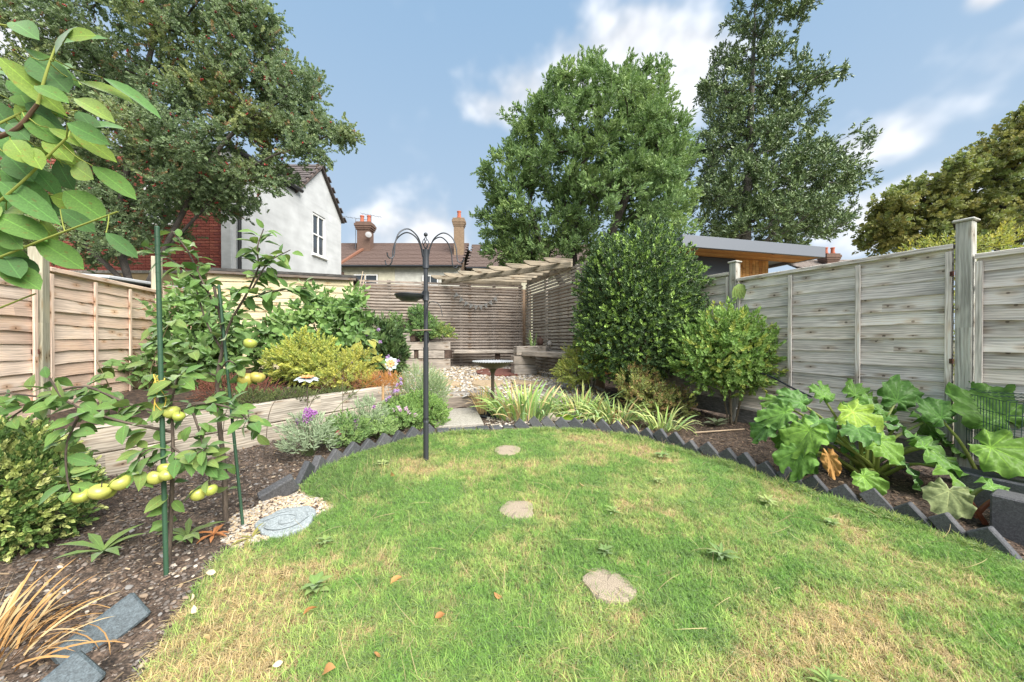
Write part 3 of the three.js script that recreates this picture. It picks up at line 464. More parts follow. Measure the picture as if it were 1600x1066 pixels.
// tiled roof slope between eave a-b and ridge c-d, as courses of separate tiles joined in one part
function tiledRoof(t, name, a, b, c, d, rows, cols, m, lift = 0.03) {
  const gs = [], up = d.clone().sub(a).cross(b.clone().sub(a)).normalize(); if (up.y < 0) up.negate();
  const at = (u, v) => a.clone().lerp(b, u).lerp(d.clone().lerp(c, u), v), tl = at(0, 1 / rows).distanceTo(at(0, 0)) * 1.12, tw = a.distanceTo(b) / cols * 0.97, g0 = new THREE.BoxGeometry(tw, 0.045, tl);
  const xd = b.clone().sub(a).normalize(), zd = at(0, 0).sub(at(0, 1)).normalize();
  for (let j = 0; j < rows; j++) for (let i = 0; i < cols; i++) { const u = clamp((i + (j % 2 ? 0.5 : 0.0)) / cols + 0.25 / cols), p = at(u, (j + 0.45) / rows).addScaledVector(up, lift + rr(-0.004, 0.006)), z2 = zd.clone().addScaledVector(up, 0.12).normalize(); const y2 = z2.clone().cross(xd).normalize(); gs.push(place(g0.clone(), p, new THREE.Quaternion().setFromRotationMatrix(new THREE.Matrix4().makeBasis(xd, y2, z2)))); }
  const o = part(t, name, mergeGeometries(gs), m); o.userData.kind = 'stuff';
  const deck = [a, b, c, d].map(p => p.clone().addScaledVector(up, -0.02)); sharp(slabPoly(deck, up.clone().multiplyScalar(-0.08), M(0.05, 0.04, 0.035), t, 'roof_deck').geometry);
}
const clay = M(0.20, 0.135, 0.112, { map: grit, roughness: 0.9 }), clay2 = M(0.20, 0.145, 0.122, { map: grit, roughness: 0.9 }), slateTile = M(0.16, 0.135, 0.13, { map: grit, roughness: 0.85 });
function sashWindow(t, o, right, w, h, n) { // o: lower middle of the opening
  const q = new THREE.Quaternion().setFromRotationMatrix(new THREE.Matrix4().makeBasis(right, Y, n)), at = (x, y, z) => o.clone().addScaledVector(right, x).addScaledVector(n, z).setY(o.y + y);
  const f = part(t, 'window', cbox(w + 0.02, h + 0.02, 0.03, 0.002), glass, at(0, h / 2, -0.08), q);
  for (const [nm, x, y, ww, hh] of [['frame', 0, 0.03, w, 0.06], ['frame', 0, h - 0.03, w, 0.06], ['frame', 0, h / 2, w, 0.05], ['frame', -w / 2 + 0.03, h / 2, 0.06, h], ['frame', w / 2 - 0.03, h / 2, 0.06, h], ['frame', 0, h / 2, 0.03, h]]) { const b = setup(new THREE.Mesh(cbox(ww, hh, 0.05, 0.004), paint)); b.name = nm; b.position.set(x, y - h / 2, 0.03 + (nm === 'frame' && ww < 0.1 ? 0.003 : 0)); f.add(b); }
  const s = setup(new THREE.Mesh(cbox(w + 0.16, 0.06, 0.16, 0.008), paint)); s.name = 'sill'; s.position.set(0, -h / 2 - 0.04, 0.08); f.add(s);
  return f;
}
{ // white rendered neighbour with its brick front range
  const t = thing('white_house', 'white rendered house with a slate gable and brick front', 'house', V(-7.3, 0.5, 10)), wx = d => -7.4 + (d - 9.5) * 0.0556, inw = new THREE.Vector3(-0.25, 0, 0);
  const P = (d, y) => V(wx(d), y, d), ws = [12.97, 13.77], wy = [4.47, 6.02];
  for (const pts of [[P(9.5, 0), P(ws[0], 0), P(ws[0], 6.33), P(9.5, 6.33)], [P(ws[0], 0), P(ws[1], 0), P(ws[1], wy[0]), P(ws[0], wy[0])], [P(ws[1], 0), P(14.9, 0), P(14.9, 6.3), P(ws[1], 6.33)], [P(12.0, 6.331), P(14.9, 6.301), P(13.45, 7.82)], [P(ws[0], wy[1]), P(ws[1], wy[1]), P(ws[1], 6.33), P(ws[0], 6.33)]]) sharp(slabPoly(pts, inw, whiteRender, t, 'wall').geometry);
  const n = new THREE.Vector3(1, 0, 0.0556).normalize(), rt = new THREE.Vector3(0.0556, 0, -1).normalize();
  sashWindow(t, P(13.37, 4.5), rt, 0.78, 1.5, n);
  // cross roof behind the gable, gutter along the nearer wall, downpipe
  tiledRoof(t, 'roof_tiles', V(-12, 6.36, 11.95), V(-7.2, 6.36, 11.95), V(-7.12, 7.9, 13.45), V(-12, 7.9, 13.45), 11, 22, slateTile);
  tiledRoof(t, 'roof_tiles', V(-6.98, 6.28, 15.02), V(-12, 6.28, 15.02), V(-12, 7.9, 13.47), V(-7.08, 7.9, 13.47), 11, 22, slateTile);
  beam(t, 'verge', P(12.0, 6.36).add(new THREE.Vector3(0.06, 0, 0)), P(13.45, 7.88).add(new THREE.Vector3(0.06, 0, 0)), 0.1, 0.06, M(0.13, 0.1, 0.09)); beam(t, 'verge', P(15.0, 6.26).add(new THREE.Vector3(0.06, 0, 0)), P(13.47, 7.88).add(new THREE.Vector3(0.06, 0, 0)), 0.1, 0.06, M(0.13, 0.1, 0.09));
  beam(t, 'fascia', P(9.3, 6.42).add(new THREE.Vector3(0.02, 0, 0)), P(12.05, 6.42).add(new THREE.Vector3(0.02, 0, 0)), 0.2, 0.05, black); part(t, 'gutter', tube([P(9.3, 6.44).add(new THREE.Vector3(0.12, 0, 0)), P(12.2, 6.42).add(new THREE.Vector3(0.12, 0, 0))], 0.06, 0.06, 8), black);
  part(t, 'downpipe', tube([P(9.62, 6.4).add(new THREE.Vector3(0.09, 0, 0)), P(9.62, 0.5).add(new THREE.Vector3(0.09, 0, 0))], 0.045, 0.045, 8), black);
  box(t, 'corner_strip', -7.66, -7.402, 0, 6.32, 9.44, 9.7, whiteRender); box(t, 'flat_roof', -12, -7.45, 6.32, 6.5, 9.6, 11.9, slateTile);
  // brick range facing the garden
  box(t, 'mortar_wall', -14, -7.664, 0, 6.4, 9.53, 9.75, stone(0.40, 0.35, 0.30));
  const brickM = [stone(0.42, 0.11, 0.075), stone(0.37, 0.095, 0.065), stone(0.47, 0.145, 0.095), stone(0.32, 0.085, 0.07)], bg = [cbox(0.215, 0.064, 0.06, 0.004), cbox(0.102, 0.064, 0.06, 0.004)], rest = [];
  let shown = 0;
  for (let j = 0; j < 44; j++) { let x = -7.68, head = j % 2; const y = 3.0 + j * 0.0745; let k = 0; while (x > -13.9) { const w = head ? 0.102 : 0.215, cx = x - w / 2; if (!(cx > -9.75 && cx < -8.9 && y > 4.4 && y < 5.5)) { const p = V(cx, y, 9.525); if (shown < 300 && cx > -9.05) { part(t, 'brick', bg[head], pick(brickM), p); shown++; } else rest.push(place(bg[head].clone(), p.sub(t.position))); } x -= w + 0.0105; head = 1 - head; if (k++ > 60) break; } }
  const more = setup(new THREE.Mesh(mergeGeometries(rest), brickM[0])); more.name = 'brickwork'; more.userData.kind = 'stuff'; t.add(more);
  sashWindow(t, V(-9.32, 4.45, 9.42), new THREE.Vector3(1, 0, 0), 0.75, 1.0, new THREE.Vector3(0, 0, 1));
}
{ const t = thing('garden_wall', 'ochre rendered wall below the red brickwork', 'wall', V(-8.6, 0.5, 9.1)); box(t, 'wall', -12, -7.1, 0.3, 3.05, 9.0, 9.2, M(0.52, 0.37, 0.2, { map: stucco })); box(t, 'coping', -12, -7.06, 3.05, 3.12, 8.96, 9.24, stone(0.42, 0.38, 0.33)); }
{ // cream shed in the corner of the garden
  const a = [-5.62, 6.62], b = [-3.34, 7.43], t = thing('garden_shed', 'cream boarded shed with dark felt roof behind the raspberry canes', 'shed', G(-4.5, 7.0)), cream = [wood(0.70, 0.64, 0.43), wood(0.72, 0.66, 0.45), wood(0.69, 0.63, 0.42)];
  const A = V(a[0], 0, a[1]), B = V(b[0], 0, b[1]), dir = B.clone().sub(A).normalize(), q = basis(dir), back = new THREE.Vector3(0, 0, -1).applyQuaternion(q);
  for (let i = 0; i < 15; i++) part(t, 'board', lapBoard(A.distanceTo(B), 20 + i % 4, 0.155), pick(cream), A.clone().lerp(B, 0.5).setY(0.5 + i * 0.142), q);
  const A2 = A.clone().addScaledVector(back, 1.5), B2 = B.clone().addScaledVector(back, 1.5), q2 = basis(back);
  for (let i = 0; i < 15; i++) part(t, 'side_board', lapBoard(1.5, 24 + i % 3, 0.155), pick(cream), B.clone().lerp(B2, 0.5).setY(0.5 + i * 0.142), q2);
  sharp(slabPoly([A, B, B2, A2].map(p => p.clone().setY(0.4).lerp(A.clone().lerp(B2, 0.5).setY(0.4), 0.03)), new THREE.Vector3(0, 2.2, 0), M(0.3, 0.26, 0.18), t, 'carcass').geometry);
  const felt = stone(0.10, 0.095, 0.09), o = 0.1, lo = [A.clone().addScaledVector(dir, -o).addScaledVector(back, -o), B.clone().addScaledVector(dir, o).addScaledVector(back, -o), B2.clone().addScaledVector(dir, o).addScaledVector(back, o), A2.clone().addScaledVector(dir, -o).addScaledVector(back, o)];
  lo.forEach((p, i) => p.setY(i < 2 ? 2.66 : 2.76)); sharp(slabPoly(lo, new THREE.Vector3(0, 0.05, 0), felt, t, 'roof').geometry);
  beam(t, 'roof_edge', lo[0].clone().setY(2.635).addScaledVector(back, 0.02), lo[1].clone().setY(2.635).addScaledVector(back, 0.02), 0.06, 0.025, wood(0.2, 0.17, 0.15));
  part(t, 'corner_trim', cbox(2.1, 0.05, 0.05, 0.004), cream[1], B.clone().setY(1.6).addScaledVector(dir, 0.02).addScaledVector(back, -0.03), q.clone().multiply(new THREE.Quaternion().setFromAxisAngle(new THREE.Vector3(0, 0, 1), Math.PI / 2)));
}
for (let k = 0; k < 2; k++) solo('bamboo_cane', tube([V(-3.28 + k * 0.05, 1.5, 7.28), V(-3.12 + k * 0.05, 2.82 - k * 0.06, 7.5)], 0.012, 0.009, 6), wood(0.62, 0.53, 0.40), 'pale thin cane leaning at the corner of the cream shed', 'cane', null, null, 'canes at the shed corner');
{ const t = thing('neighbour_shed', 'low shed with pale roof and teal fascia beyond the beige fence', 'shed', V(-7.1, 0.4, 6.2)), teal = M(0.03, 0.14, 0.125, { roughness: 0.6 }); box(t, 'wall', -7.75, -6.45, 0.3, 2.25, 5.85, 7.2, teal); const rf = part(t, 'roof', cbox(1.6, 0.05, 1.7, 0.01), M(0.62, 0.64, 0.66, { roughness: 0.6, map: stucco }), V(-7.1, 2.43, 6.45), quatEuler(0, 0, -0.07)); part(t, 'fascia', cbox(1.56, 0.14, 0.03, 0.004), teal, V(-7.1, 2.345, 5.66), quatEuler(0, 0, -0.07)); }

function chimney(t, x, d, y0, y1, w, m, pots) {
  const s = part(t, 'chimney', cbox(w, y1 - y0, w * 0.8, 0.01), m, V(x, (y0 + y1) / 2, d));
  const cap = (y, k, h) => { const o = setup(new THREE.Mesh(cbox(w * k, h, w * 0.8 * k, 0.01), m)); o.name = 'corbel'; o.position.set(0, y - (y0 + y1) / 2, 0); s.add(o); };
  cap(y1 - 0.45, 1.14, 0.1); cap(y1 - 0.33, 1.26, 0.12); cap(y1 - 0.17, 1.36, 0.18); cap(y1 - 0.02, 1.2, 0.1);
  const pot = lathe([[0.001, 0], [0.15, 0], [0.16, 0.1], [0.12, 0.14], [0.11, 0.42], [0.14, 0.44], [0.14, 0.5], [0.1, 0.5], [0.09, 0.3], [0.001, 0.28]], 12);
  for (const dx of pots) { const o = setup(new THREE.Mesh(pot, M(0.38, 0.11, 0.06))); o.name = 'chimney_pot'; o.position.set(dx, (y1 - y0) / 2 + 0.03, 0); s.add(o); }
  return s;
}
const stockBrick = stone(0.22, 0.135, 0.1), brownBrick = stone(0.36, 0.25, 0.16), creamRender = M(0.68, 0.64, 0.48, { map: stucco });
{ // terrace behind the slatted fence
  const t = thing('terrace_house', 'cream terraced house with brown tiled roof behind the slatted fence', 'house', V(-7.5, 0.8, 23));
  box(t, 'wall', -12.4, -7.2, 0.4, 5.8, 22, 22.3, creamRender); box(t, 'wall', -7.198, -3.2, 0.4, 5.8, 22.02, 22.3, M(0.66, 0.65, 0.58, { map: stucco })); box(t, 'gable_wall', -3.5, -3.15, 0.4, 5.9, 22.31, 27.5, brownBrick);
  tiledRoof(t, 'roof_tiles', V(-12.6, 5.86, 21.7), V(-3.05, 5.86, 21.7), V(-3.05, 7.95, 25), V(-12.6, 7.95, 25), 15, 34, clay); tiledRoof(t, 'roof_tiles', V(-3.05, 5.86, 28.3), V(-12.6, 5.86, 28.3), V(-12.6, 7.95, 25.02), V(-3.05, 7.95, 25.02), 8, 20, clay);
  beam(t, 'ridge_tile', V(-12.6, 8.0, 25), V(-3.0, 8.0, 25), 0.14, 0.2, clay); beam(t, 'hip_ridge', V(-10.45, 5.95, 21.7), V(-9.7, 7.98, 24.7), 0.12, 0.2, M(0.34, 0.15, 0.09, { map: grit }));
  part(t, 'gutter', tube([V(-12.6, 5.8, 21.62), V(-3.05, 5.8, 21.62)], 0.07, 0.07, 6), black);
  chimney(t, -9.85, 24.1, 6.6, 9.15, 0.85, stockBrick, [-0.22, 0.24]); chimney(t, -3.45, 23.4, 5.0, 9.2, 0.62, brownBrick, [0.0]);
  sashWindow(t, V(-8.95, 4.2, 21.88), new THREE.Vector3(1, 0, 0), 1.45, 1.15, new THREE.Vector3(0, 0, 1)); sashWindow(t, V(-5.0, 4.1, 21.88), new THREE.Vector3(1, 0, 0), 0.95, 1.2, new THREE.Vector3(0, 0, 1));
  box(t, 'downpipe', -10.9, -10.3, 4.2, 5.5, 21.9, 21.99, stockBrick);
  const dish = part(t, 'satellite_dish', lathe([[0.001, 0.05], [0.1, 0.035], [0.2, 0]], 16), M(0.3, 0.3, 0.3), V(-9.4, 8.25, 23.5), quatEuler(1.4, 0.4, 0));
  const mast = (x, y0, y1, w) => { const g = [tube([V(x, y0, 24.2), V(x, y1, 24.2)], 0.02, 0.02, 4), tube([V(x - w, y1 + 0.12, 24.2), V(x + w, y1 - 0.12, 24.2)], 0.014, 0.014, 4)]; for (let i = 0; i < 7; i++) { const s = -w + i * w / 3; g.push(tube([V(x + s, y1 - s * 0.12 / w, 24.0), V(x + s, y1 - s * 0.12 / w, 24.4)], 0.009, 0.009, 3)); } part(t, 'aerial', mergeGeometries(g), M(0.4, 0.42, 0.44, { metalness: 0.6, roughness: 0.4 })); };
  mast(-10.55, 7.2, 9.55, 0.85); mast(-9.5, 8.5, 9.75, 0.65);
}
{
  const t = thing('terrace_house', 'brown roofed terraced house with a skylight behind the pergola', 'house', V(1, 0.8, 23));
  box(t, 'wall', -2.5, 6.5, 0.4, 5.7, 22, 22.3, creamRender); tiledRoof(t, 'roof_tiles', V(-2.75, 5.75, 21.7), V(6.7, 5.75, 21.7), V(6.7, 7.85, 25), V(-2.75, 7.85, 25), 15, 34, clay2); box(t, 'gable_wall', -2.5, -2.2, 0.4, 5.75, 22.31, 27.5, stockBrick);
  beam(t, 'ridge_tile', V(-2.8, 7.9, 25), V(6.7, 7.9, 25), 0.14, 0.2, clay2); part(t, 'gutter', tube([V(-2.75, 5.68, 21.62), V(6.7, 5.68, 21.62)], 0.07, 0.07, 6), black);
  const q = quatEuler(0.566 , 0, 0), sk = part(t, 'skylight', cbox(0.75, 0.08, 0.72, 0.01), black, V(-1.78, 7.42, 24.15), q); const pn = setup(new THREE.Mesh(cbox(0.6, 0.02, 0.57, 0.002), new THREE.MeshPhysicalMaterial({ color: C(0.4, 0.45, 0.5), roughness: 0.08 }))); pn.name = 'pane'; pn.position.set(0, 0.05, 0); sk.add(pn);
}
{ // garden room over the grey fence
  const t = thing('garden_room', 'timber garden room with grey flat roof beyond the grey fence', 'garden room', V(4.8, 0.35, 7.2)), xd = new THREE.Vector3(0.942, 0, -0.25).normalize(), q = basis(xd), bk = new THREE.Vector3(0, 0, -1).applyQuaternion(q), O = V(3.15, 0, 6.36), at = (s, y, k) => O.clone().addScaledVector(xd, s).addScaledVector(bk, k).setY(y);
  const grey = M(0.135, 0.15, 0.175, { roughness: 0.55 }), cedar = [wood(0.58, 0.30, 0.09), wood(0.66, 0.36, 0.12), wood(0.52, 0.25, 0.075)];
  const blk = (name, s0, s1, y0, y1, k0, k1, m, c = 0.004) => part(t, name, cbox(s1 - s0, y1 - y0, k1 - k0, c, R(), R()), m, at((s0 + s1) / 2, (y0 + y1) / 2, (k0 + k1) / 2), q);
  blk('fascia', -0.15, 3.25, 3.04, 3.25, 0, 0.06, grey); blk('fascia', 3.18, 3.25, 3.042, 3.248, 0.062, 3.2, grey); blk('roof', -0.1, 3.17, 3.1, 3.235, 0.065, 3.2, grey);
  for (let i = 0; i < 6; i++) blk('soffit_board', -0.12, 3.17, 3.045, 3.07, 0.07 + i * 0.085, 0.15 + i * 0.085, pick(cedar), 0.003);
  for (let i = 0; i < 10; i++) blk('cladding_board', 1.62 + i * 0.085, 1.70 + i * 0.085, 0.3, 3.04, 0.56, 0.6, pick(cedar), 0.003);
  const dark = M(0.035, 0.04, 0.048, { roughness: 0.4 });
  blk('door_frame', -0.1, 1.61, 2.62, 3.04, 0.57, 0.62, dark); for (const s of [-0.1, 0.72, 1.55]) blk('door_frame', s, s + 0.06, 0.3, 2.62, 0.565, 0.62, dark); blk('door_pane', -0.04, 0.72, 0.35, 2.62, 0.585, 0.60, glass, 0.001); blk('door_pane', 0.78, 1.55, 0.35, 2.62, 0.585, 0.60, glass, 0.001);
  blk('side_wall', 2.40, 2.47, 0.3, 3.04, 0.62, 3.1, cedar[2]); blk('rear_wall', -0.1, 2.4, 0.3, 3.04, 3.0, 3.1, cedar[2]);
}
{ const t = thing('distant_house', 'pale roofed house with red chimney pots between the holly tree and the golden maple', 'house', V(23, 0.9, 25)), w = stone(0.4, 0.34, 0.28); box(t, 'wall', 20.5, 26, 0.3, 6.2, 25, 29, w); tiledRoof(t, 'roof_tiles', V(20.2, 6.2, 24.8), V(26.2, 6.2, 24.8), V(26.2, 7.4, 27.2), V(20.2, 7.4, 27.2), 8, 18, M(0.36, 0.3, 0.26, { map: grit })); chimney(t, 23.0, 26, 6.0, 7.5, 0.8, stockBrick, [-0.25, 0.25]); }

// ---------- trees ----------
const bark = M(0.13, 0.10, 0.075, { map: grit, bumpMap: gritBump, bumpScale: 0.01, roughness: 0.95 }), barkGrey = M(0.20, 0.185, 0.16, { map: grit, bumpMap: gritBump, bumpScale: 0.006 }), barkDark = M(0.13, 0.11, 0.095, { map: grit });
function inBlob([x, h, d, rx, ry, rd], lo) { const v = randDir(), r = Math.cbrt(lo + (1 - lo) * R()); return V(x + v.x * r * rx, h + v.y * r * ry, d + v.z * r * rd); }
// limbs grown from leaders towards points spread through the crown
function limbs(leaders, blobs, n, seg, { lo = 0.15, arc = 0.06, jit = 0.12, pref = 0.7 } = {}) {
  const N = [], put = (p, par) => (N.push({ p, par, c: 0 }), N.length - 1);
  const nearest = (p, self) => { let b = -1, bd = 1e9; for (let i = 0; i < N.length; i++) { const q = N[i].p, d = q.distanceTo(p), e = d * (1 + pref * Math.max(0, (q.y - p.y) / (d + 1e-6))); if (e < bd) { bd = e; b = i; } } return b; };
  for (const ld of leaders) { let par = N.length ? nearest(ld[0]) : -1; const P = new THREE.CatmullRomCurve3(ld).getSpacedPoints(Math.max(2, Math.round(new THREE.CatmullRomCurve3(ld).getLength() / seg))); P.forEach(p => par = put(p, par)); }
  const wts = blobs.map(b => Math.pow(b[3] * b[4] * b[5], 0.75) * (b[6] ?? 1)), sum = wts.reduce((a, b) => a + b), first = N.length, T = [];
  for (let i = 0; i < n; i++) { let k = R() * sum, j = 0; while ((k -= wts[j]) > 0 && j < blobs.length - 1) j++; T.push(inBlob(blobs[j], lo)); }
  const near0 = p => { let m = 1e9; for (let i = 0; i < first; i++) m = Math.min(m, N[i].p.distanceToSquared(p)); return m; };
  const order = T.map(p => [near0(p), p]).sort((a, b) => a[0] - b[0]), tips = [];
  for (const [, p] of order) {
    const s = nearest(p), a = N[s].p, D = a.distanceTo(p), k = Math.max(2, Math.ceil(D / seg)); let par = s; const chain = [];
    for (let i = 1; i <= k; i++) { const t = i / k, q = a.clone().lerp(p, t); q.y += Math.sin(t * Math.PI) * arc * D; if (i < k) q.add(randDir().multiplyScalar(jit * seg)); par = put(q, par); chain.push(q); }
    tips.push({ i: par, p, chain: [a, ...chain] });
  }
  for (const t of tips) { let i = t.i; while (i >= 0) { N[i].c++; i = N[i].par; } }
  return { N, tips };
}
function limbGeo(N, r0, pw = 0.5, thin = 0) {
  const gs = [], rad = c => r0 * Math.pow(Math.max(1, c), pw);
  for (const n of N) { if (n.par < 0 || n.c < 1) continue; const q = N[n.par], ra = rad(q.c), rb = rad(n.c); if (rb < thin) continue; gs.push(tube([q.p, n.p], Math.min(ra, rb * 1.6), rb, rb > 0.03 ? 7 : rb > 0.012 ? 5 : 3, 0, false)); }
  return mergeGeometries(gs);
}
function leavesOn(tips, per, spreadBack, jitter, size, colorAt, up = 0.5, out = null) {
  const items = [];
  for (const t of tips) { const n = Math.round(per * rr(0.6, 1.4)), ch = t.chain;
    for (let k = 0; k < n; k++) { const u = 1 - spreadBack * R() * R(), f = u * (ch.length - 1), i = Math.min(ch.length - 2, Math.floor(f)), p = ch[i].clone().lerp(ch[i + 1], f - i).add(randDir().multiplyScalar(jitter * R()));
      const d = ch[i + 1].clone().sub(ch[i]).normalize().multiplyScalar(0.7).add(randDir().multiplyScalar(0.8)); d.y += up; items.push({ p, q: quatDir(d), s: size * rr(0.7, 1.25), c: colorAt(p, k / n) }); } }
  return items;
}
const split = (items, n) => { const l = Array.from({ length: n }, () => []); items.forEach((it, i) => l[i % n].push(it)); return l; };
const addLeaves = (t, name, geos, m, items) => split(items, geos.length).forEach((l, i) => many(t, name, geos[i], m, l));
const mix = (a, b, k) => a.clone().lerp(b, clamp(k));

R = rng(71);
{ // round evergreen behind the slatted fence
  const t = thing('evergreen_tree', 'broad round evergreen tree with glossy leaves behind the pergola', 'tree', V(2.1, 0.7, 11)), k = 11 / 560, b = (px, py, rx, ry, rd) => [(px - 800) * k, 1.4 + (530 - py) * k, 11 + (R() - 0.5) * 0.8, rx * k, ry * k, (rd ?? rx) * k];
  const blobs = [b(848, 315, 92, 92), b(925, 235, 115, 100), b(1005, 255, 75, 105), b(880, 190, 75, 55), b(920, 130, 30, 45), b(1015, 140, 24, 42), b(965, 340, 110, 65), b(800, 375, 48, 42), b(1040, 325, 45, 70), b(850, 400, 70, 25), b(1000, 195, 60, 50), b(880, 150, 30, 30), b(975, 150, 30, 35), b(795, 270, 45, 55), b(830, 205, 48, 42), b(1050, 245, 36, 55), b(785, 340, 38, 45)];
  const { N, tips } = limbs([[V(1.95, 0.6, 11), V(2.0, 2.6, 11), V(1.9, 4.2, 11.1), V(2.3, 7.4, 11)], [V(1.95, 1.6, 11), V(2.35, 2.9, 10.9), V(3.0, 4.6, 10.8), V(4.0, 7.0, 10.9)], [V(2.0, 2.4, 11), V(1.2, 3.6, 10.8), V(0.5, 5.4, 10.9)]], blobs, 1100, 0.35, { lo: 0.3 });
  part(t, 'trunk', limbGeo(N, 0.006, 0.5), barkDark);
  const lf = leaf(0.105, 0.040, { rows: 3, droop: 0.2, fold: 0.2 }), sp = [1, 2, 3].map(s => sprig(lf, 9, 0.15, { seed: s, spread: 1.2, up: 0.35, stem: 0.003 }));
  addLeaves(t, 'crown', sp, leafy(1, 1, 1, 0.42, 0.3), leavesOn(tips, 17, 0.75, 0.26, 1.0, p => mix(mix(C(0.125, 0.225, 0.068), C(0.21, 0.33, 0.09), R()), C(0.37, 0.48, 0.14), 0.6 * R() * smooth(-0.1, 0.5, n3(p.x * 1.1, p.y * 1.1, p.z)))));
}
{ // tall open holly
  const t = thing('holly_tree', 'tall open conical holly tree behind the garden room', 'tree', V(9.1, 0.8, 14)), k = 14 / 560, b = (px, py, rx, ry) => [(px - 800) * k, 1.4 + (530 - py) * k, 14 + rr(-0.6, 0.6), rx * k, ry * k, rx * k];
  const blobs = [b(1175, -40, 25, 40), b(1190, 20, 48, 50), b(1160, 70, 45, 40), b(1235, 60, 25, 35), b(1180, 120, 75, 40), b(1250, 140, 52, 24), b(1130, 160, 50, 35), b(1190, 190, 75, 40), b(1245, 195, 42, 25), b(1150, 240, 85, 40), b(1260, 250, 75, 25), b(1310, 275, 60, 16), b(1200, 300, 105, 40), b(1120, 310, 60, 55), b(1290, 330, 55, 22), b(1180, 360, 110, 35), b(1330, 290, 36, 12), b(1310, 352, 38, 10)];
  const { N, tips } = limbs([[V(9.15, 0.6, 14), V(9.1, 5, 14), V(9.3, 10, 14), V(9.5, 15.6, 14)]], blobs, 880, 0.4, { lo: 0.0, arc: -0.03, pref: 1.1 });
  part(t, 'trunk', limbGeo(N, 0.0075, 0.5), barkGrey);
  const lf = leaf(0.11, 0.050, { rows: 4, droop: 0.1, fold: 0.35, lobe: 0.25 }), sp = [4, 5].map(s => sprig(lf, 8, 0.20, { seed: s, spread: 1.15, up: 0.3, stem: 0.005 }));
  addLeaves(t, 'crown', sp, leafy(1, 1, 1, 0.35, 0.1), leavesOn(tips, 13, 0.7, 0.28, 1.0, p => mix(C(0.10, 0.155, 0.075), C(0.21, 0.285, 0.11), R()), 0.3));
}
{ // berried hawthorn
  const t = thing('hawthorn_tree', 'dense spreading hawthorn full of red berries above the beige fence', 'tree', V(-7.0, 0.4, 6.6)), k = 6.4 / 560, b = (px, py, rx, ry, rd, w) => [(px - 800) * k, 1.4 + (530 - py) * k, 6.4 + rr(-0.4, 0.4), rx * k, ry * k, (rd ?? Math.min(rx, 120)) * k, w ?? 1];
  const blobs = [b(40, 90, 130, 90), b(190, 60, 150, 90), b(330, 90, 120, 95), b(400, 150, 85, 60), b(150, 210, 150, 90), b(320, 225, 105, 80), b(90, 320, 110, 55), b(445, 110, 50, 45), b(455, 185, 50, 38), b(500, 195, 40, 18), b(548, 208, 42, 11, 30, 2), b(305, 295, 50, 34), b(375, 275, 42, 32), b(150, 340, 60, 45), b(200, -60, 230, 70), b(400, 30, 50, 40), b(420, 265, 30, 18, 25, 2), b(500, 245, 24, 10, 15, 2), b(395, 315, 20, 20), b(470, 235, 40, 18, 30, 2), b(110, 385, 110, 22), b(290, 270, 90, 60), b(225, 345, 55, 38), b(420, 290, 22, 18, 15, 2)];
  const { N, tips } = limbs([[V(-7.0, 0.3, 6.6), V(-6.9, 1.8, 6.6), V(-7.1, 3.2, 6.5), V(-6.8, 5.4, 6.5), V(-6.2, 7.4, 6.4)], [V(-6.9, 2.0, 6.6), V(-6.0, 3.4, 6.4), V(-5.0, 4.9, 6.3), V(-3.9, 5.8, 6.4)], [V(-7.0, 2.4, 6.5), V(-8.0, 3.6, 6.3), V(-9.0, 5.2, 6.4)], [V(-6.4, 2.9, 6.5), V(-4.6, 4.4, 6.3), V(-3.2, 5.05, 6.4)]], blobs, 1150, 0.28, { lo: 0.12, arc: 0.05, jit: 0.25 });
  part(t, 'trunk', limbGeo(N, 0.003, 0.47), barkDark);
  const lf = leaf(0.043, 0.033, { rows: 4, droop: 0.15, lobe: 0.5, p: 0.75 }), sp = [7, 8, 9].map(s => sprig(lf, 12, 0.15, { seed: s, spread: 1.3, up: 0.5, stem: 0.0024 }));
  addLeaves(t, 'crown', sp, leafy(1, 1, 1, 0.55, 0.4), leavesOn(tips, 18, 0.9, 0.24, 1.0, p => { const y = n3(p.x * 0.9, p.y * 0.9, p.z * 0.9 + 4); return R() < 0.025 ? C(0.3, 0.2, 0.08) : mix(mix(C(0.125, 0.205, 0.085), C(0.215, 0.30, 0.12), R()), C(0.44, 0.46, 0.12), 0.55 * smooth(0.0, 0.45, y) * R()); }, 0.1));
  const ber = [], bg = new THREE.IcosahedronGeometry(0.011, 1); for (const tp of tips) for (let i = 0; i < 1; i++) { const p = tp.p.clone().add(randDir().multiplyScalar(0.17 * R())); for (let j = 0; j < 3; j++) ber.push({ p: p.clone().add(randDir().multiplyScalar(0.02)), q: new THREE.Quaternion(), s: rr(0.8, 1.3), c: mix(C(0.34, 0.03, 0.025), C(0.22, 0.02, 0.02), R()) }); }
  many(t, 'berries', bg, M(1, 1, 1, { roughness: 0.35 }), ber);
}
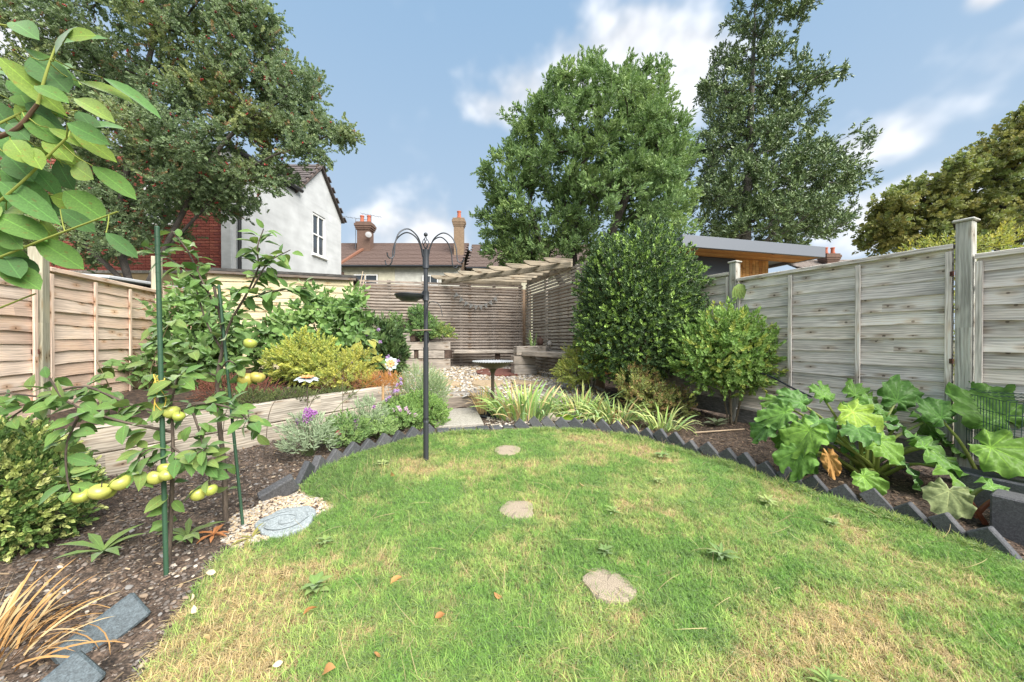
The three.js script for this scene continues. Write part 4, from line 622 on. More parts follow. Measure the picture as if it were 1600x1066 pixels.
{ // golden maple beyond the grey fence
  const t = thing('maple_tree', 'golden brown maple tree turning colour beyond the grey fence', 'tree', V(18.5, 0.6, 14)), k = 14 / 560, b = (px, py, rx, ry) => [(px - 800) * k, 1.4 + (530 - py) * k, 14 + rr(-0.8, 0.8), rx * k, ry * k, Math.min(rx, 70) * k];
  const blobs = [b(1575, 285, 75, 75), b(1480, 310, 75, 40), b(1420, 335, 45, 40), b(1610, 225, 60, 45), b(1500, 360, 90, 35), b(1650, 300, 80, 120), b(1540, 240, 35, 28), b(1455, 285, 35, 22), b(1400, 365, 28, 22), b(1385, 345, 14, 10), b(1500, 255, 20, 14), b(1590, 190, 30, 18)];
  const { N, tips } = limbs([[V(19.2, 0.4, 14), V(19.1, 4.2, 14), V(19.4, 7.4, 14), V(20.0, 9.5, 14)], [V(19.1, 3.6, 14), V(17.6, 5.6, 14), V(16.0, 6.9, 14)]], blobs, 560, 0.42, { lo: 0.1 });
  part(t, 'trunk', limbGeo(N, 0.010, 0.5), barkDark);
  const lf = leaf(0.11, 0.10, { rows: 4, droop: 0.3, lobe: 0.6, p: 0.7 }), sp = [11, 12].map(s => sprig(lf, 8, 0.22, { seed: s, spread: 1.5, up: 0.8, stem: 0.004 }));
  addLeaves(t, 'crown', sp, leafy(1, 1, 1, 0.6, 0.35), leavesOn(tips, 14, 0.8, 0.4, 1.0, p => mix(mix(C(0.17, 0.25, 0.06), C(0.38, 0.29, 0.065), 0.65 * R() * smooth(-0.45, 0.25, n3(p.x * 0.5, p.y * 0.5, 3))), C(0.46, 0.40, 0.09), 0.3 * R()), 0.1));
}
// ---------- shrubs ----------
// sprigs over (and a little inside) the skin of blobs, stems rising from the base
function shrub(name, label, base, blobs, n, geos, m, color, { stems = 40, stemR = 0.004, size = 1, shell = 0.3, up = 0.45, stemM = bark, trunkN = 5, wob = 0.12, category = 'shrub', seg = 0.12, leafName = 'foliage', leaders } = {}) {
  const t = thing(name, label, category, base); const items = [], wt = blobs.map(b => Math.pow(b[3] * b[4] * b[5], 0.667)), sum = wt.reduce((a, b) => a + b);
  const ld = leaders ?? Array.from({ length: trunkN }, (_, i) => { const a = i / trunkN * 6.283 + R(), o = new THREE.Vector3(Math.cos(a), 0, Math.sin(a)), top = blobs[0]; return [base.clone().addScaledVector(o, 0.04), base.clone().addScaledVector(o, 0.12 + 0.1 * top[3]).setY(lerp(base.y, top[1], 0.6)), V(top[0], top[1], top[2]).addScaledVector(o, 0.35 * top[3])]; });
  if (stems) { const { N } = limbs(ld, blobs, stems, seg, { lo: 0.2 }); part(t, 'stems', limbGeo(N, stemR, 0.45), stemM); }
  for (let i = 0; i < n; i++) {
    let k = R() * sum, j = 0; while ((k -= wt[j]) > 0 && j < blobs.length - 1) j++; const b = blobs[j], v = randDir(), r = (1 - shell * R() * R() + (R() < 0.04 ? 0.12 * R() : 0)) * (1 + wob * 2 * n3(v.x * 2.4 + b[0], v.y * 2.4 + b[1], v.z * 2.4));
    const p = V(b[0] + v.x * r * b[3], b[1] + v.y * r * b[4], b[2] - v.z * r * b[5]); if (p.y < base.y + 0.01) continue;
    const d = new THREE.Vector3(v.x, v.y, v.z).multiplyScalar(0.75).add(randDir().multiplyScalar(0.55)); d.y += up; items.push({ p, q: quatDir(d), s: size * rr(0.7, 1.25), c: color(p, v, r) });
  }
  addLeaves(t, leafName, geos, m, items); return t;
}
R = rng(81);
const hollyLf = leaf(0.042, 0.024, { rows: 3, fold: 0.3, droop: 0.15, lobe: 0.2 });
shrub('holly_bush', 'large rounded dark glossy holly bush before the grey fence', G(1.95, 5.75), [[2.0, 1.95, 5.75, 0.92, 1.12, 0.8], [1.86, 1.45, 5.7, 0.84, 0.72, 0.72], [2.08, 2.3, 5.78, 0.82, 0.80, 0.7], [2.25, 1.6, 5.75, 0.72, 0.8, 0.66], [1.72, 2.1, 5.75, 0.6, 0.7, 0.55]], 9500, [13, 14, 15].map(s => sprig(hollyLf, 9, 0.07, { seed: s, spread: 1.25, up: 0.3, stem: 0.0016 })), leafy(1, 1, 1, 0.28, 0.1), (p, v) => R() < 0.34 ? mix(C(0.36, 0.52, 0.13), C(0.15, 0.25, 0.06), R()) : mix(C(0.06, 0.108, 0.048), C(0.11, 0.175, 0.066), R()), { shell: 0.3, wob: 0.15, stems: 50 });
const privLf = leaf(0.052, 0.027, { rows: 3, fold: 0.2, droop: 0.15 });
shrub('privet_bush', 'light green privet bush on bare stems against the pale fence post', G(3.05, 4.95), [[2.88, 1.3, 4.85, 0.52, 0.32, 0.42], [2.75, 1.08, 4.8, 0.45, 0.3, 0.36], [3.05, 1.05, 4.82, 0.46, 0.32, 0.38], [2.9, 1.55, 4.85, 0.36, 0.2, 0.3], [3.2, 1.2, 4.8, 0.30, 0.24, 0.3]], 2000, [16, 17, 18].map(s => sprig(privLf, 10, 0.11, { seed: s, spread: 1.2, up: 0.4, stem: 0.0016, whorl: 1.57 })), leafy(1, 1, 1, 0.38, 0.25), p => mix(mix(C(0.17, 0.31, 0.065), C(0.28, 0.43, 0.09), R()), C(0.42, 0.46, 0.08), R() < 0.14 ? 0.8 : 0), { shell: 0.65, wob: 0.45, stems: 70, stemR: 0.0035, trunkN: 6, stemM: M(0.3, 0.24, 0.16, { map: grit }) });
shrub('variegated_bush', 'round cream edged green bush beside the beige fence', G(-3.0, 2.15), [[-3.05, 0.55, 2.05, 0.40, 0.34, 0.34], [-2.92, 0.44, 2.1, 0.32, 0.30, 0.30], [-3.3, 0.6, 2.0, 0.40, 0.36, 0.36], [-3.15, 0.38, 1.95, 0.42, 0.30, 0.34]], 5200, [19, 20].map(s => sprig(leaf(0.026, 0.014, { rows: 3 }), 12, 0.05, { seed: s, spread: 1.2, up: 0.3, stem: 0.0013 })), leafy(1, 1, 1, 0.4, 0.2), () => R() < 0.38 ? mix(C(0.58, 0.61, 0.24), C(0.42, 0.50, 0.15), R()) : mix(C(0.11, 0.20, 0.06), C(0.19, 0.30, 0.08), R()), { shell: 0.25, wob: 0.07 });
shrub('golden_shrub', 'small yellow green feathery shrub at the foot of the slatted wing', G(1.28, 6.2), [[1.15, 1.0, 6.0, 0.30, 0.32, 0.25], [1.3, 1.25, 6.0, 0.22, 0.3, 0.22], [1.0, 0.85, 5.95, 0.25, 0.2, 0.22]], 900, [21, 22].map(s => sprig(leaf(0.035, 0.014, { rows: 3 }), 10, 0.09, { seed: s, spread: 1.3, up: 0.5, stem: 0.0015 })), leafy(1, 1, 1, 0.55, 0.35), () => mix(C(0.52, 0.52, 0.10), C(0.30, 0.40, 0.09), R()), { shell: 0.7 });
shrub('yellow_shrub', 'bright yellow green shrub showing over the top of the grey fence', V(6.6, 0.3, 4.9), [[5.95, 2.52, 4.9, 0.55, 0.22, 0.4], [6.6, 2.62, 4.95, 0.6, 0.26, 0.4], [6.35, 1.8, 4.9, 0.9, 0.8, 0.6]], 900, [23, 24].map(s => sprig(leaf(0.05, 0.018, { rows: 3, droop: 0.4 }), 9, 0.14, { seed: s, spread: 1.4, up: 0.7, stem: 0.002 })), leafy(1, 1, 1, 0.55, 0.4), () => mix(C(0.46, 0.42, 0.05), C(0.26, 0.34, 0.06), R()), { shell: 0.8 });
shrub('laurel_shrub', 'dark glossy laurel shrub beside the sleeper planter', V(-2.75, 0.75, 6.9), [[-2.62, 1.25, 6.85, 0.46, 0.5, 0.4], [-2.45, 1.05, 6.8, 0.4, 0.42, 0.36], [-2.85, 1.05, 6.8, 0.4, 0.45, 0.36]], 900, [25, 26].map(s => sprig(leaf(0.11, 0.034, { rows: 4, droop: 0.35 }), 10, 0.09, { seed: s, spread: 1.25, up: 0.4, stem: 0.003 })), leafy(1, 1, 1, 0.3, 0.1), () => mix(C(0.06, 0.11, 0.045), C(0.14, 0.21, 0.07), R()), { shell: 0.4 });
const goldLf = [27, 28].map(s => sprig(leaf(0.044, 0.024, { rows: 3 }), 11, 0.10, { seed: s, spread: 1.3, up: 0.5, stem: 0.0016 }));
shrub('golden_spirea', 'golden yellow leafed spirea bush in the raised bed', G(-2.75, 5.1, 0.36), [[-2.95, 1.12, 5.2, 0.36, 0.32, 0.3], [-2.5, 0.92, 5.0, 0.36, 0.24, 0.28], [-2.3, 0.82, 4.95, 0.3, 0.18, 0.22], [-3.25, 1.05, 5.25, 0.3, 0.24, 0.28], [-2.25, 1.02, 5.25, 0.22, 0.2, 0.22]], 1150, goldLf, leafy(1, 1, 1, 0.5, 0.35), p => mix(mix(C(0.56, 0.56, 0.09), C(0.32, 0.42, 0.08), R()), C(0.55, 0.42, 0.10), smooth(-2.7, -2.2, p.x) * R() * 0.4), { shell: 0.6, wob: 0.2 });
const heathTip = [29, 30].map(s => sprig(leaf(0.014, 0.004, { rows: 2, fold: 0 }), 22, 0.10, { seed: s, spread: 0.9, up: 0.3, stem: 0.0014 }));
shrub('heather', 'rust orange and brown heather spilling over the end of the raised bed', G(-1.95, 5.1, 0.36), [[-2.0, 0.74, 4.98, 0.34, 0.14, 0.2], [-1.75, 0.74, 5.05, 0.22, 0.13, 0.2], [-2.3, 0.72, 4.85, 0.3, 0.12, 0.18]], 1500, heathTip, leafy(1, 1, 1, 0.7, 0.1), p => mix(mix(C(0.34, 0.17, 0.12), C(0.26, 0.12, 0.10), R()), C(0.60, 0.30, 0.09), smooth(-2.2, -1.75, p.x + rr(-0.2, 0.2))), { shell: 0.6, category: 'plant', stems: 20, stemR: 0.002 });
shrub('heather', 'dark red heather at the foot of the raspberry canes', G(-3.5, 4.3, 0.36), [[-3.45, 0.78, 4.35, 0.34, 0.14, 0.25], [-3.15, 0.75, 4.4, 0.25, 0.11, 0.2]], 800, heathTip, leafy(1, 1, 1, 0.7, 0.1), () => mix(C(0.28, 0.10, 0.07), C(0.18, 0.09, 0.05), R()), { shell: 0.6, category: 'plant', stems: 20, stemR: 0.002 });
shrub('ground_cover', 'low green creeping plant along the top of the sleeper wall', G(-2.75, 4.0, 0.38), [[-2.95, 0.72, 3.95, 0.3, 0.10, 0.2], [-2.6, 0.70, 4.2, 0.3, 0.10, 0.2], [-2.25, 0.68, 4.55, 0.25, 0.08, 0.15]], 1100, [31].map(s => sprig(leaf(0.018, 0.009, { rows: 2 }), 12, 0.05, { seed: s, stem: 0.001 })), leafy(1, 1, 1, 0.6, 0.25), () => mix(C(0.08, 0.12, 0.03), C(0.17, 0.21, 0.05), R()), { shell: 0.8, category: 'plant', stems: 0 });
const herbLf = [32, 33].map(s => sprig(leaf(0.022, 0.014, { rows: 3 }), 10, 0.06, { seed: s, spread: 1.3, up: 0.4, stem: 0.0013 }));
shrub('oregano', 'mound of bright green oregano beside the paving slab', G(-1.25, 4.72), [[-1.22, 0.46, 4.66, 0.27, 0.22, 0.26], [-1.05, 0.40, 4.62, 0.2, 0.2, 0.22], [-1.4, 0.42, 4.6, 0.24, 0.2, 0.22]], 1900, herbLf, leafy(1, 1, 1, 0.5, 0.35), () => mix(C(0.20, 0.36, 0.08), C(0.32, 0.48, 0.11), R()), { shell: 0.4, category: 'plant', stems: 15, stemR: 0.002 });
shrub('rosemary', 'feathery grey green rosemary above the oregano mound', G(-1.3, 5.0, 0.05), [[-1.28, 0.72, 5.0, 0.27, 0.24, 0.24], [-1.1, 0.66, 4.98, 0.18, 0.2, 0.2]], 1100, [34, 35].map(s => sprig(leaf(0.026, 0.003, { rows: 2, fold: 0 }), 26, 0.13, { seed: s, spread: 0.9, up: 0.3, stem: 0.0014 })), leafy(1, 1, 1, 0.6, 0.15), () => mix(C(0.24, 0.34, 0.16), C(0.38, 0.48, 0.24), R()), { shell: 0.7, up: 0.9, category: 'plant', stems: 25, stemR: 0.002 });
shrub('nandina', 'bronze and yellow green leafy shrub in front of the holly bush', G(1.95, 5.2), [[1.95, 0.55, 5.15, 0.34, 0.26, 0.24], [2.3, 0.48, 5.1, 0.25, 0.2, 0.22], [1.75, 0.75, 5.2, 0.2, 0.22, 0.2], [2.0, 0.85, 5.25, 0.12, 0.25, 0.12]], 1000, [36, 37].map(s => sprig(leaf(0.036, 0.015, { rows: 3 }), 9, 0.09, { seed: s, spread: 1.3, up: 0.5, stem: 0.0015 })), leafy(1, 1, 1, 0.55, 0.35), () => mix(mix(C(0.42, 0.42, 0.10), C(0.22, 0.30, 0.08), R()), C(0.48, 0.25, 0.12), R() < 0.25 ? 0.7 : 0), { shell: 0.8 });
shrub('climbing_plant', 'bright green leafy plant growing from the sleeper planter', V(-2.0, 1.45, 8.4), [[-2.05, 1.62, 8.38, 0.38, 0.28, 0.2], [-2.2, 1.95, 8.45, 0.2, 0.2, 0.15], [-1.65, 1.5, 8.35, 0.25, 0.2, 0.18], [-2.75, 1.75, 8.4, 0.14, 0.2, 0.1]], 900, [38, 39].map(s => sprig(leaf(0.05, 0.022, { rows: 3, lobe: 0.3 }), 9, 0.1, { seed: s, spread: 1.3, up: 0.5, stem: 0.0018 })), leafy(1, 1, 1, 0.5, 0.3), p => mix(mix(C(0.10, 0.22, 0.06), C(0.20, 0.34, 0.08), R()), C(0.46, 0.48, 0.08), smooth(-1.9, -1.5, p.x) * R() * 0.8), { shell: 0.8, category: 'plant' });

const raspSprig = [44, 45].map(k => sprig(leaf(0.1, 0.062, { rows: 4, droop: 0.4, lobe: 0.15, p: 0.8 }), 6, 0.14, { seed: k, spread: 1.6, up: 1.0, stem: 0.002 }));
const raspTone = () => mix(mix(C(0.12, 0.25, 0.06), C(0.20, 0.36, 0.085), R()), C(0.36, 0.48, 0.12), 0.5 * R() * R());
shrub('raspberry_thicket', 'thicket of green raspberry leaves between golden spirea and cream shed', G(-3.3, 6.0, 0.36), [[-3.35, 1.5, 6.0, 0.55, 0.5, 0.3], [-2.72, 1.45, 5.95, 0.3, 0.5, 0.28], [-3.8, 1.3, 5.8, 0.4, 0.45, 0.3], [-2.6, 1.95, 5.95, 0.16, 0.25, 0.16], [-3.25, 2.0, 6.0, 0.2, 0.25, 0.16]], 560, raspSprig, leafy(1, 1, 1, 0.6, 0.35), raspTone, { shell: 0.7, wob: 0.3, up: 0.1, category: 'plant', stems: 24 });
shrub('raspberry_thicket', 'thicket of green raspberry leaves against the end of the beige fence', G(-4.5, 5.1, 0.36), [[-4.5, 1.45, 5.1, 0.38, 0.6, 0.3], [-4.75, 1.05, 4.95, 0.3, 0.35, 0.28], [-4.15, 1.3, 4.95, 0.3, 0.45, 0.28], [-4.6, 2.0, 5.1, 0.2, 0.22, 0.18]], 420, raspSprig, leafy(1, 1, 1, 0.6, 0.35), raspTone, { shell: 0.7, wob: 0.3, up: 0.1, category: 'plant', stems: 20 });

// ---------- leaf-by-leaf plants ----------
R = rng(91);
const leafQuat = (dir, nrm) => { const y = dir.clone().normalize(), x = y.clone().cross(nrm).normalize(), z = x.clone().cross(y); return new THREE.Quaternion().setFromRotationMatrix(new THREE.Matrix4().makeBasis(x, y, z)); };
// magnolia overhanging from the house side: [base x, h, d, tip x, h, d, width]
{
  const t = thing('magnolia', 'magnolia with large bright green leaves reaching over the beige fence', 'tree', V(-2.75, 0.1, 1.35)), k = 1 / 560;
  const stemM = M(0.22, 0.13, 0.08, { map: grit }), greenStem = M(0.26, 0.30, 0.06);
  const nodes = [], br = (pts, r0, r1, m = stemM) => (nodes.push(...new THREE.CatmullRomCurve3(pts.map(p => V(...p))).getSpacedPoints(24).filter(p => p.y > 1.4)), 0) || part(t, 'branch', tube(pts.map(p => V(...p)), r0, r1, 6, 14), m);
  br([[-2.75, 0.05, 1.35], [-2.7, 0.9, 1.4], [-2.62, 1.7, 1.45], [-2.45, 2.6, 1.5]], 0.03, 0.012); br([[-2.62, 1.9, 1.45], [-2.3, 2.18, 1.48], [-2.08, 2.27, 1.5], [-1.98, 2.38, 1.5]], 0.012, 0.007); br([[-1.98, 2.38, 1.5], [-1.94, 2.52, 1.5], [-1.92, 2.66, 1.52]], 0.006, 0.003, greenStem); br([[-2.4, 1.75, 1.45], [-2.1, 1.98, 1.48], [-1.86, 2.24, 1.5]], 0.006, 0.004, greenStem); br([[-2.5, 1.55, 1.45], [-2.05, 1.78, 1.5], [-1.67, 1.94, 1.52]], 0.006, 0.003, greenStem);
  br([[-2.45, 2.6, 1.5], [-2.3, 2.72, 1.5], [-2.1, 2.72, 1.52]], 0.008, 0.003, greenStem); br([[-2.62, 1.5, 1.45], [-2.35, 1.5, 1.55], [-2.1, 1.6, 1.58]], 0.006, 0.003, greenStem); br([[-2.3, 2.18, 1.48], [-2.1, 2.05, 1.6], [-1.9, 2.05, 1.6]], 0.006, 0.003, greenStem); br([[-2.3, 2.2, 1.48], [-2.2, 2.4, 1.6], [-2.05, 2.5, 1.62]], 0.006, 0.003, greenStem);
  const stalk = b => { let m = nodes[0]; for (const p of nodes) if (p.distanceToSquared(b) < m.distanceToSquared(b)) m = p; const mid = m.clone().lerp(b, 0.5); mid.y -= 0.012; part(t, 'leaf_stalk', tube([m, mid, b], 0.0028, 0.002, 4, 5), greenStem); };
  // leaves in centimetres on a plane about 1.5 m away: base x, base h, tip x, tip h, width
  const L = [[-214, 276, -198, 266, 6], [-187, 256, -180, 269, 10], [-193, 265, -178, 273, 5], [-180, 262, -170, 264, 4.5], [-192, 254, -171, 249, 5], [-180, 255, -157, 242, 4.5], [-187, 243, -167, 232, 4.5], [-200, 245, -216, 261, 9], [-211, 256, -191, 237, 6], [-211, 266, -191, 254, 4.5], [-203, 259, -190, 248, 9], [-210, 242, -194, 231, 5], [-214, 235, -199, 230, 5], [-194, 243, -182, 238, 4.5], [-212, 231, -202, 224, 5], [-199, 226, -188, 217, 6], [-195, 229, -185, 224, 4.5], [-188, 230, -175, 219, 4.5], [-181, 228, -167, 221, 5], [-199, 219, -191, 210, 5], [-184, 216, -170, 204, 5.5], [-192, 216, -180, 209, 6], [-214, 206, -190, 190, 6.5], [-196, 205, -182, 194, 8], [-203, 203, -192, 199, 6], [-212, 191, -197, 184, 8], [-204, 183, -190, 172, 7], [-191, 195, -182, 187, 5], [-214, 187, -204, 178, 7], [-215, 175, -209, 168, 6], [-214, 171, -203, 162, 7], [-168, 184, -158, 175, 4], [-215, 247, -210, 241, 6], [-213, 218, -204, 208, 7], [-206, 222, -195, 212, 6], [-217, 212, -203, 198, 8], [-220, 228, -208, 215, 8], [-222, 254, -210, 246, 8], [-221, 195, -209, 187, 8], [-224, 180, -212, 170, 8], [-205, 235, -193, 224, 6], [-214, 175, -204, 166, 6]];
  const geos = [leaf(1, 0.5, { rows: 6, droop: 0.14, fold: 0.22, p: 1.05, e: 0.62, ruffle: 0.012 }), leaf(1, 0.5, { rows: 6, droop: 0.25, fold: 0.15, p: 1.08, e: 0.6, ruffle: 0.018, tw: 0.3 }), leaf(1, 0.5, { rows: 6, droop: 0.06, fold: 0.3, p: 1.0, e: 0.65, ruffle: 0.01, tw: -0.25 })];
  const ms = [veined(0.16, 0.36, 0.05, 0.45, 0.4), veined(0.12, 0.30, 0.06, 0.45, 0.3), veined(0.32, 0.50, 0.055, 0.45, 0.45), veined(0.085, 0.22, 0.05, 0.45, 0.3)];
  for (const [bx, bh, tx, th, w] of L) { const o = rr(-0.07, 0.07), b = V(bx / 100, bh / 100, 1.52 + o), e = V(tx / 100, th / 100, 1.52 + o + rr(-0.05, 0.05)), len = b.distanceTo(e) * 1.04; stalk(b); part(t, 'leaf', pick(geos), pick(ms), b, leafQuat(e.clone().sub(b), new THREE.Vector3(rr(-0.3, 0.6), rr(0.1, 0.9), rr(0.6, 1.0))), new THREE.Vector3(w / 100 * 2.8, len, len)); }
  for (let i = 0; i < 34; i++) { const b = V(rr(-2.5, -2.12), rr(1.85, 2.7), rr(1.58, 1.85)), d = new THREE.Vector3(rr(-0.4, 1), rr(-1, 0.3), rr(-0.3, 0.3)), s = rr(0.12, 0.17); stalk(b); part(t, 'leaf', pick(geos), pick(ms), b, leafQuat(d, new THREE.Vector3(rr(-0.5, 0.6), rr(0.1, 1), rr(0.4, 1))), new THREE.Vector3(s * 1.15, s, s)); }
}
// apple trees
const appleLf = [leaf(1, 0.52, { rows: 5, droop: 0.28, fold: 0.3, p: 0.88, ruffle: 0.02 }), leaf(1, 0.5, { rows: 5, droop: 0.5, fold: 0.2, p: 0.9, ruffle: 0.03, tw: 0.4 }), leaf(1, 0.5, { rows: 5, droop: 0.12, fold: 0.35, p: 0.85, ruffle: 0.02, tw: -0.4 })];
const appleM = [veined(0.17, 0.35, 0.07, 0.42, 0.3), veined(0.125, 0.28, 0.06, 0.4, 0.25), veined(0.20, 0.38, 0.07, 0.45, 0.35), veined(0.30, 0.45, 0.10, 0.5, 0.4)];
const appleG = (() => { const g = lathe([[0.001, 0.20], [0.12, 0.27], [0.3, 0.36], [0.52, 0.33], [0.72, 0.12], [0.76, -0.12], [0.68, -0.4], [0.5, -0.64], [0.3, -0.74], [0.14, -0.72], [0.001, -0.64]].reverse(), 18), p = g.attributes.position; for (let i = 0; i < p.count; i++) { const a = Math.atan2(p.getZ(i), p.getX(i)), k = 1 + 0.035 * Math.cos(a * 5) * smooth(0.2, -0.6, p.getY(i)); p.setX(i, p.getX(i) * k); p.setZ(i, p.getZ(i) * k); } g.computeVertexNormals(); return g; })();
const appleSkin = tex(256, 128, (u, v) => { const s = n3(u * 60, v * 40, 2) > 0.45 ? 0.08 : 0, b = 0.05 * fbm(u * 8, v * 8, 3, 3); return [0.83 + b + s, 0.84 + b + s, 0.8 + s]; });
const appleMat = [MP(0.54, 0.60, 0.13, { roughness: 0.32, map: appleSkin, clearcoat: 0.15 }), MP(0.62, 0.64, 0.16, { roughness: 0.32, map: appleSkin, clearcoat: 0.15 })], blush = MP(0.60, 0.50, 0.13, { roughness: 0.32, map: appleSkin });
const twigBark = M(0.17, 0.13, 0.10, { map: grit, bumpMap: gritBump, bumpScale: 0.004 });
function appleTree(label, base, branches, leafN, apples, size) {
  const t = thing('apple_tree', label, 'tree', base);
  branches.forEach((b, i) => part(t, i ? 'branch' : 'trunk', tube(b.p.map(q => V(...q)), b.r, b.r * 0.45, 7, 16), twigBark));
  const curves = branches.filter(b => b.l).map(b => [new THREE.CatmullRomCurve3(b.p.map(q => V(...q))), b.l]), sum = curves.reduce((a, c) => a + c[1], 0);
  for (const [c, w] of curves) { const n = Math.round(leafN * w / sum);
    for (let i = 0; i < n; i++) { const u = clamp(0.12 + 0.88 * (i + R()) / n), p = c.getPointAt(u).add(randDir().multiplyScalar(0.012)), tg = c.getTangentAt(u), d = randDir().multiplyScalar(0.9).addScaledVector(tg, 0.35); d.y = d.y * 0.5 + rr(-0.3, 0.25); d.normalize(); const s = size * rr(0.65, 1.2), pet = p.clone().addScaledVector(d, 0.02); part(t, 'leaf', pick(appleLf), pick(appleM), pet, leafQuat(d, new THREE.Vector3(rr(-0.6, 0.6), 1, rr(-0.1, 1.5))), new THREE.Vector3(s, s, s)); } }
  for (const [x, h, d, s, bl] of apples) { const a = part(t, 'apple', appleG, bl ? blush : pick(appleMat), V(x, h, d), quatEuler(rr(-0.35, 0.35), rr(0, 6), rr(-0.35, 0.35)), new THREE.Vector3(s, s * rr(0.95, 1.1), s).multiplyScalar(rr(1.05, 1.3))); const st = setup(new THREE.Mesh(tube([new THREE.Vector3(0, 0.2, 0), new THREE.Vector3(0.05, 0.75, 0.03)], 0.05, 0.04, 4), twigBark)); st.name = 'stalk'; a.add(st); }
  return t;
}
const gA = gy(-1.86, 1.9);
appleTree('small apple tree with hanging green apples tied to a tall green stake', V(-1.87, gA, 1.93), [
  { p: [[-1.88, gA - 0.02, 1.95], [-1.86, 0.5, 1.95], [-1.83, 0.8, 1.93], [-1.84, 1.1, 1.93]], r: 0.013, l: 1.6 },
  { p: [[-1.84, 0.98, 1.93], [-2.05, 1.06, 1.9], [-2.25, 1.15, 1.88], [-2.42, 1.10, 1.85], [-2.55, 1.0, 1.82]], r: 0.009, l: 3 },
  { p: [[-1.84, 0.9, 1.93], [-2.02, 1.0, 1.8], [-2.14, 1.1, 1.72], [-2.2, 1.22, 1.7]], r: 0.008, l: 2.4 },
  { p: [[-2.1, 1.06, 1.75], [-2.14, 0.9, 1.72], [-2.13, 0.75, 1.71], [-2.10, 0.66, 1.7]], r: 0.006, l: 2.2 },
  { p: [[-1.84, 0.85, 1.93], [-1.92, 0.8, 1.85], [-1.88, 0.7, 1.8]], r: 0.006, l: 1.4 },
  { p: [[-1.84, 1.0, 1.93], [-1.68, 1.05, 1.95], [-1.52, 1.0, 1.98], [-1.42, 0.88, 2.0]], r: 0.008, l: 2.2 },
  { p: [[-1.72, 1.0, 1.93], [-1.66, 0.84, 1.92], [-1.64, 0.68, 1.93], [-1.63, 0.6, 1.93]], r: 0.006, l: 1.7 },
  { p: [[-1.84, 1.05, 1.93], [-1.78, 1.18, 1.9], [-1.72, 1.22, 1.85]], r: 0.006, l: 1.5 },
  { p: [[-1.84, 0.82, 1.93], [-1.72, 0.78, 1.9], [-1.62, 0.82, 1.9]], r: 0.006, l: 1.3 },
  { p: [[-2.42, 1.1, 1.85], [-2.6, 1.12, 1.8], [-2.72, 1.02, 1.75]], r: 0.005, l: 1.1 }],
  250, [[-2.05, 0.66, 1.70, 0.045], [-1.98, 0.675, 1.72, 0.044], [-1.93, 0.70, 1.76, 0.042], [-2.0, 0.655, 1.76, 0.042], [-1.82, 0.70, 1.83, 0.043], [-1.755, 0.715, 1.82, 0.042], [-1.80, 0.735, 1.86, 0.038], [-1.67, 0.585, 1.90, 0.041], [-1.605, 0.605, 1.90, 0.038], [-1.81, 1.02, 1.90, 0.044], [-1.75, 1.0, 1.88, 0.034]], 0.102);
const gB = gy(-1.9, 2.37);
appleTree('taller young apple tree with two blushed apples beside the thin green stake', V(-1.9, gB, 2.37), [
  { p: [[-1.9, gB - 0.02, 2.37], [-1.91, 0.55, 2.37], [-1.94, 0.85, 2.37], [-1.95, 1.15, 2.37], [-1.92, 1.4, 2.38], [-1.98, 1.75, 2.38]], r: 0.017, l: 0.8 },
  { p: [[-1.93, 1.33, 2.38], [-1.86, 1.5, 2.36], [-1.72, 1.72, 2.34], [-1.62, 1.95, 2.34]], r: 0.010, l: 2.2 },
  { p: [[-1.96, 1.6, 2.38], [-2.05, 1.8, 2.36], [-2.12, 1.98, 2.34], [-2.2, 2.1, 2.32]], r: 0.008, l: 1.8 },
  { p: [[-1.93, 1.33, 2.38], [-2.0, 1.5, 2.35], [-2.06, 1.72, 2.34]], r: 0.008, l: 1.0 },
  { p: [[-1.75, 1.66, 2.35], [-1.55, 1.72, 2.36], [-1.36, 1.74, 2.38]], r: 0.007, l: 1.8 },
  { p: [[-1.65, 1.86, 2.34], [-1.66, 2.0, 2.34], [-1.62, 2.12, 2.34]], r: 0.006, l: 1.2 },
  { p: [[-1.70, 1.72, 2.34], [-1.58, 1.9, 2.33], [-1.44, 1.98, 2.33]], r: 0.006, l: 1.3 },
  { p: [[-2.0, 1.72, 2.36], [-2.2, 1.9, 2.34], [-2.38, 2.0, 2.32]], r: 0.006, l: 1.2 },
  { p: [[-1.94, 1.15, 2.37], [-2.02, 1.2, 2.3], [-2.1, 1.17, 2.25]], r: 0.005, l: 0.6 },
  { p: [[-1.94, 1.18, 2.37], [-1.82, 1.26, 2.3], [-1.74, 1.22, 2.27], [-1.7, 1.1, 2.26]], r: 0.006, l: 1.0 },
  { p: [[-1.93, 0.98, 2.37], [-1.98, 1.0, 2.25], [-2.1, 0.98, 2.2], [-2.25, 1.0, 2.18]], r: 0.006, l: 0.5 },
  { p: [[-1.92, 0.9, 2.37], [-1.8, 0.9, 2.3], [-1.65, 0.88, 2.28]], r: 0.005, l: 0.7 }],
  235, [[-1.685, 1.155, 2.26, 0.052, 1], [-1.62, 1.165, 2.28, 0.05, 1], [-1.68, 1.38, 2.3, 0.045]], 0.103);
const stakeG = M(0.035, 0.088, 0.05, { roughness: 0.5 });
function stake(label, a, b, r) { const t = thing('garden_stake', label, 'stake', a); part(t, 'shaft', tube([a, b], r, r, 10), stakeG); const d = b.clone().sub(a), L = d.length(), gs = []; for (let i = 1; i < 40; i++) { const p = a.clone().addScaledVector(d, i / 40); gs.push(place(new THREE.TorusGeometry(r * 1.02, r * 0.10, 4, 10).rotateX(Math.PI / 2), p)); } part(t, 'ribs', mergeGeometries(gs), stakeG).userData.kind = 'stuff'; part(t, 'tip', new THREE.SphereGeometry(r * 1.05, 10, 8), stakeG, b); return t; }
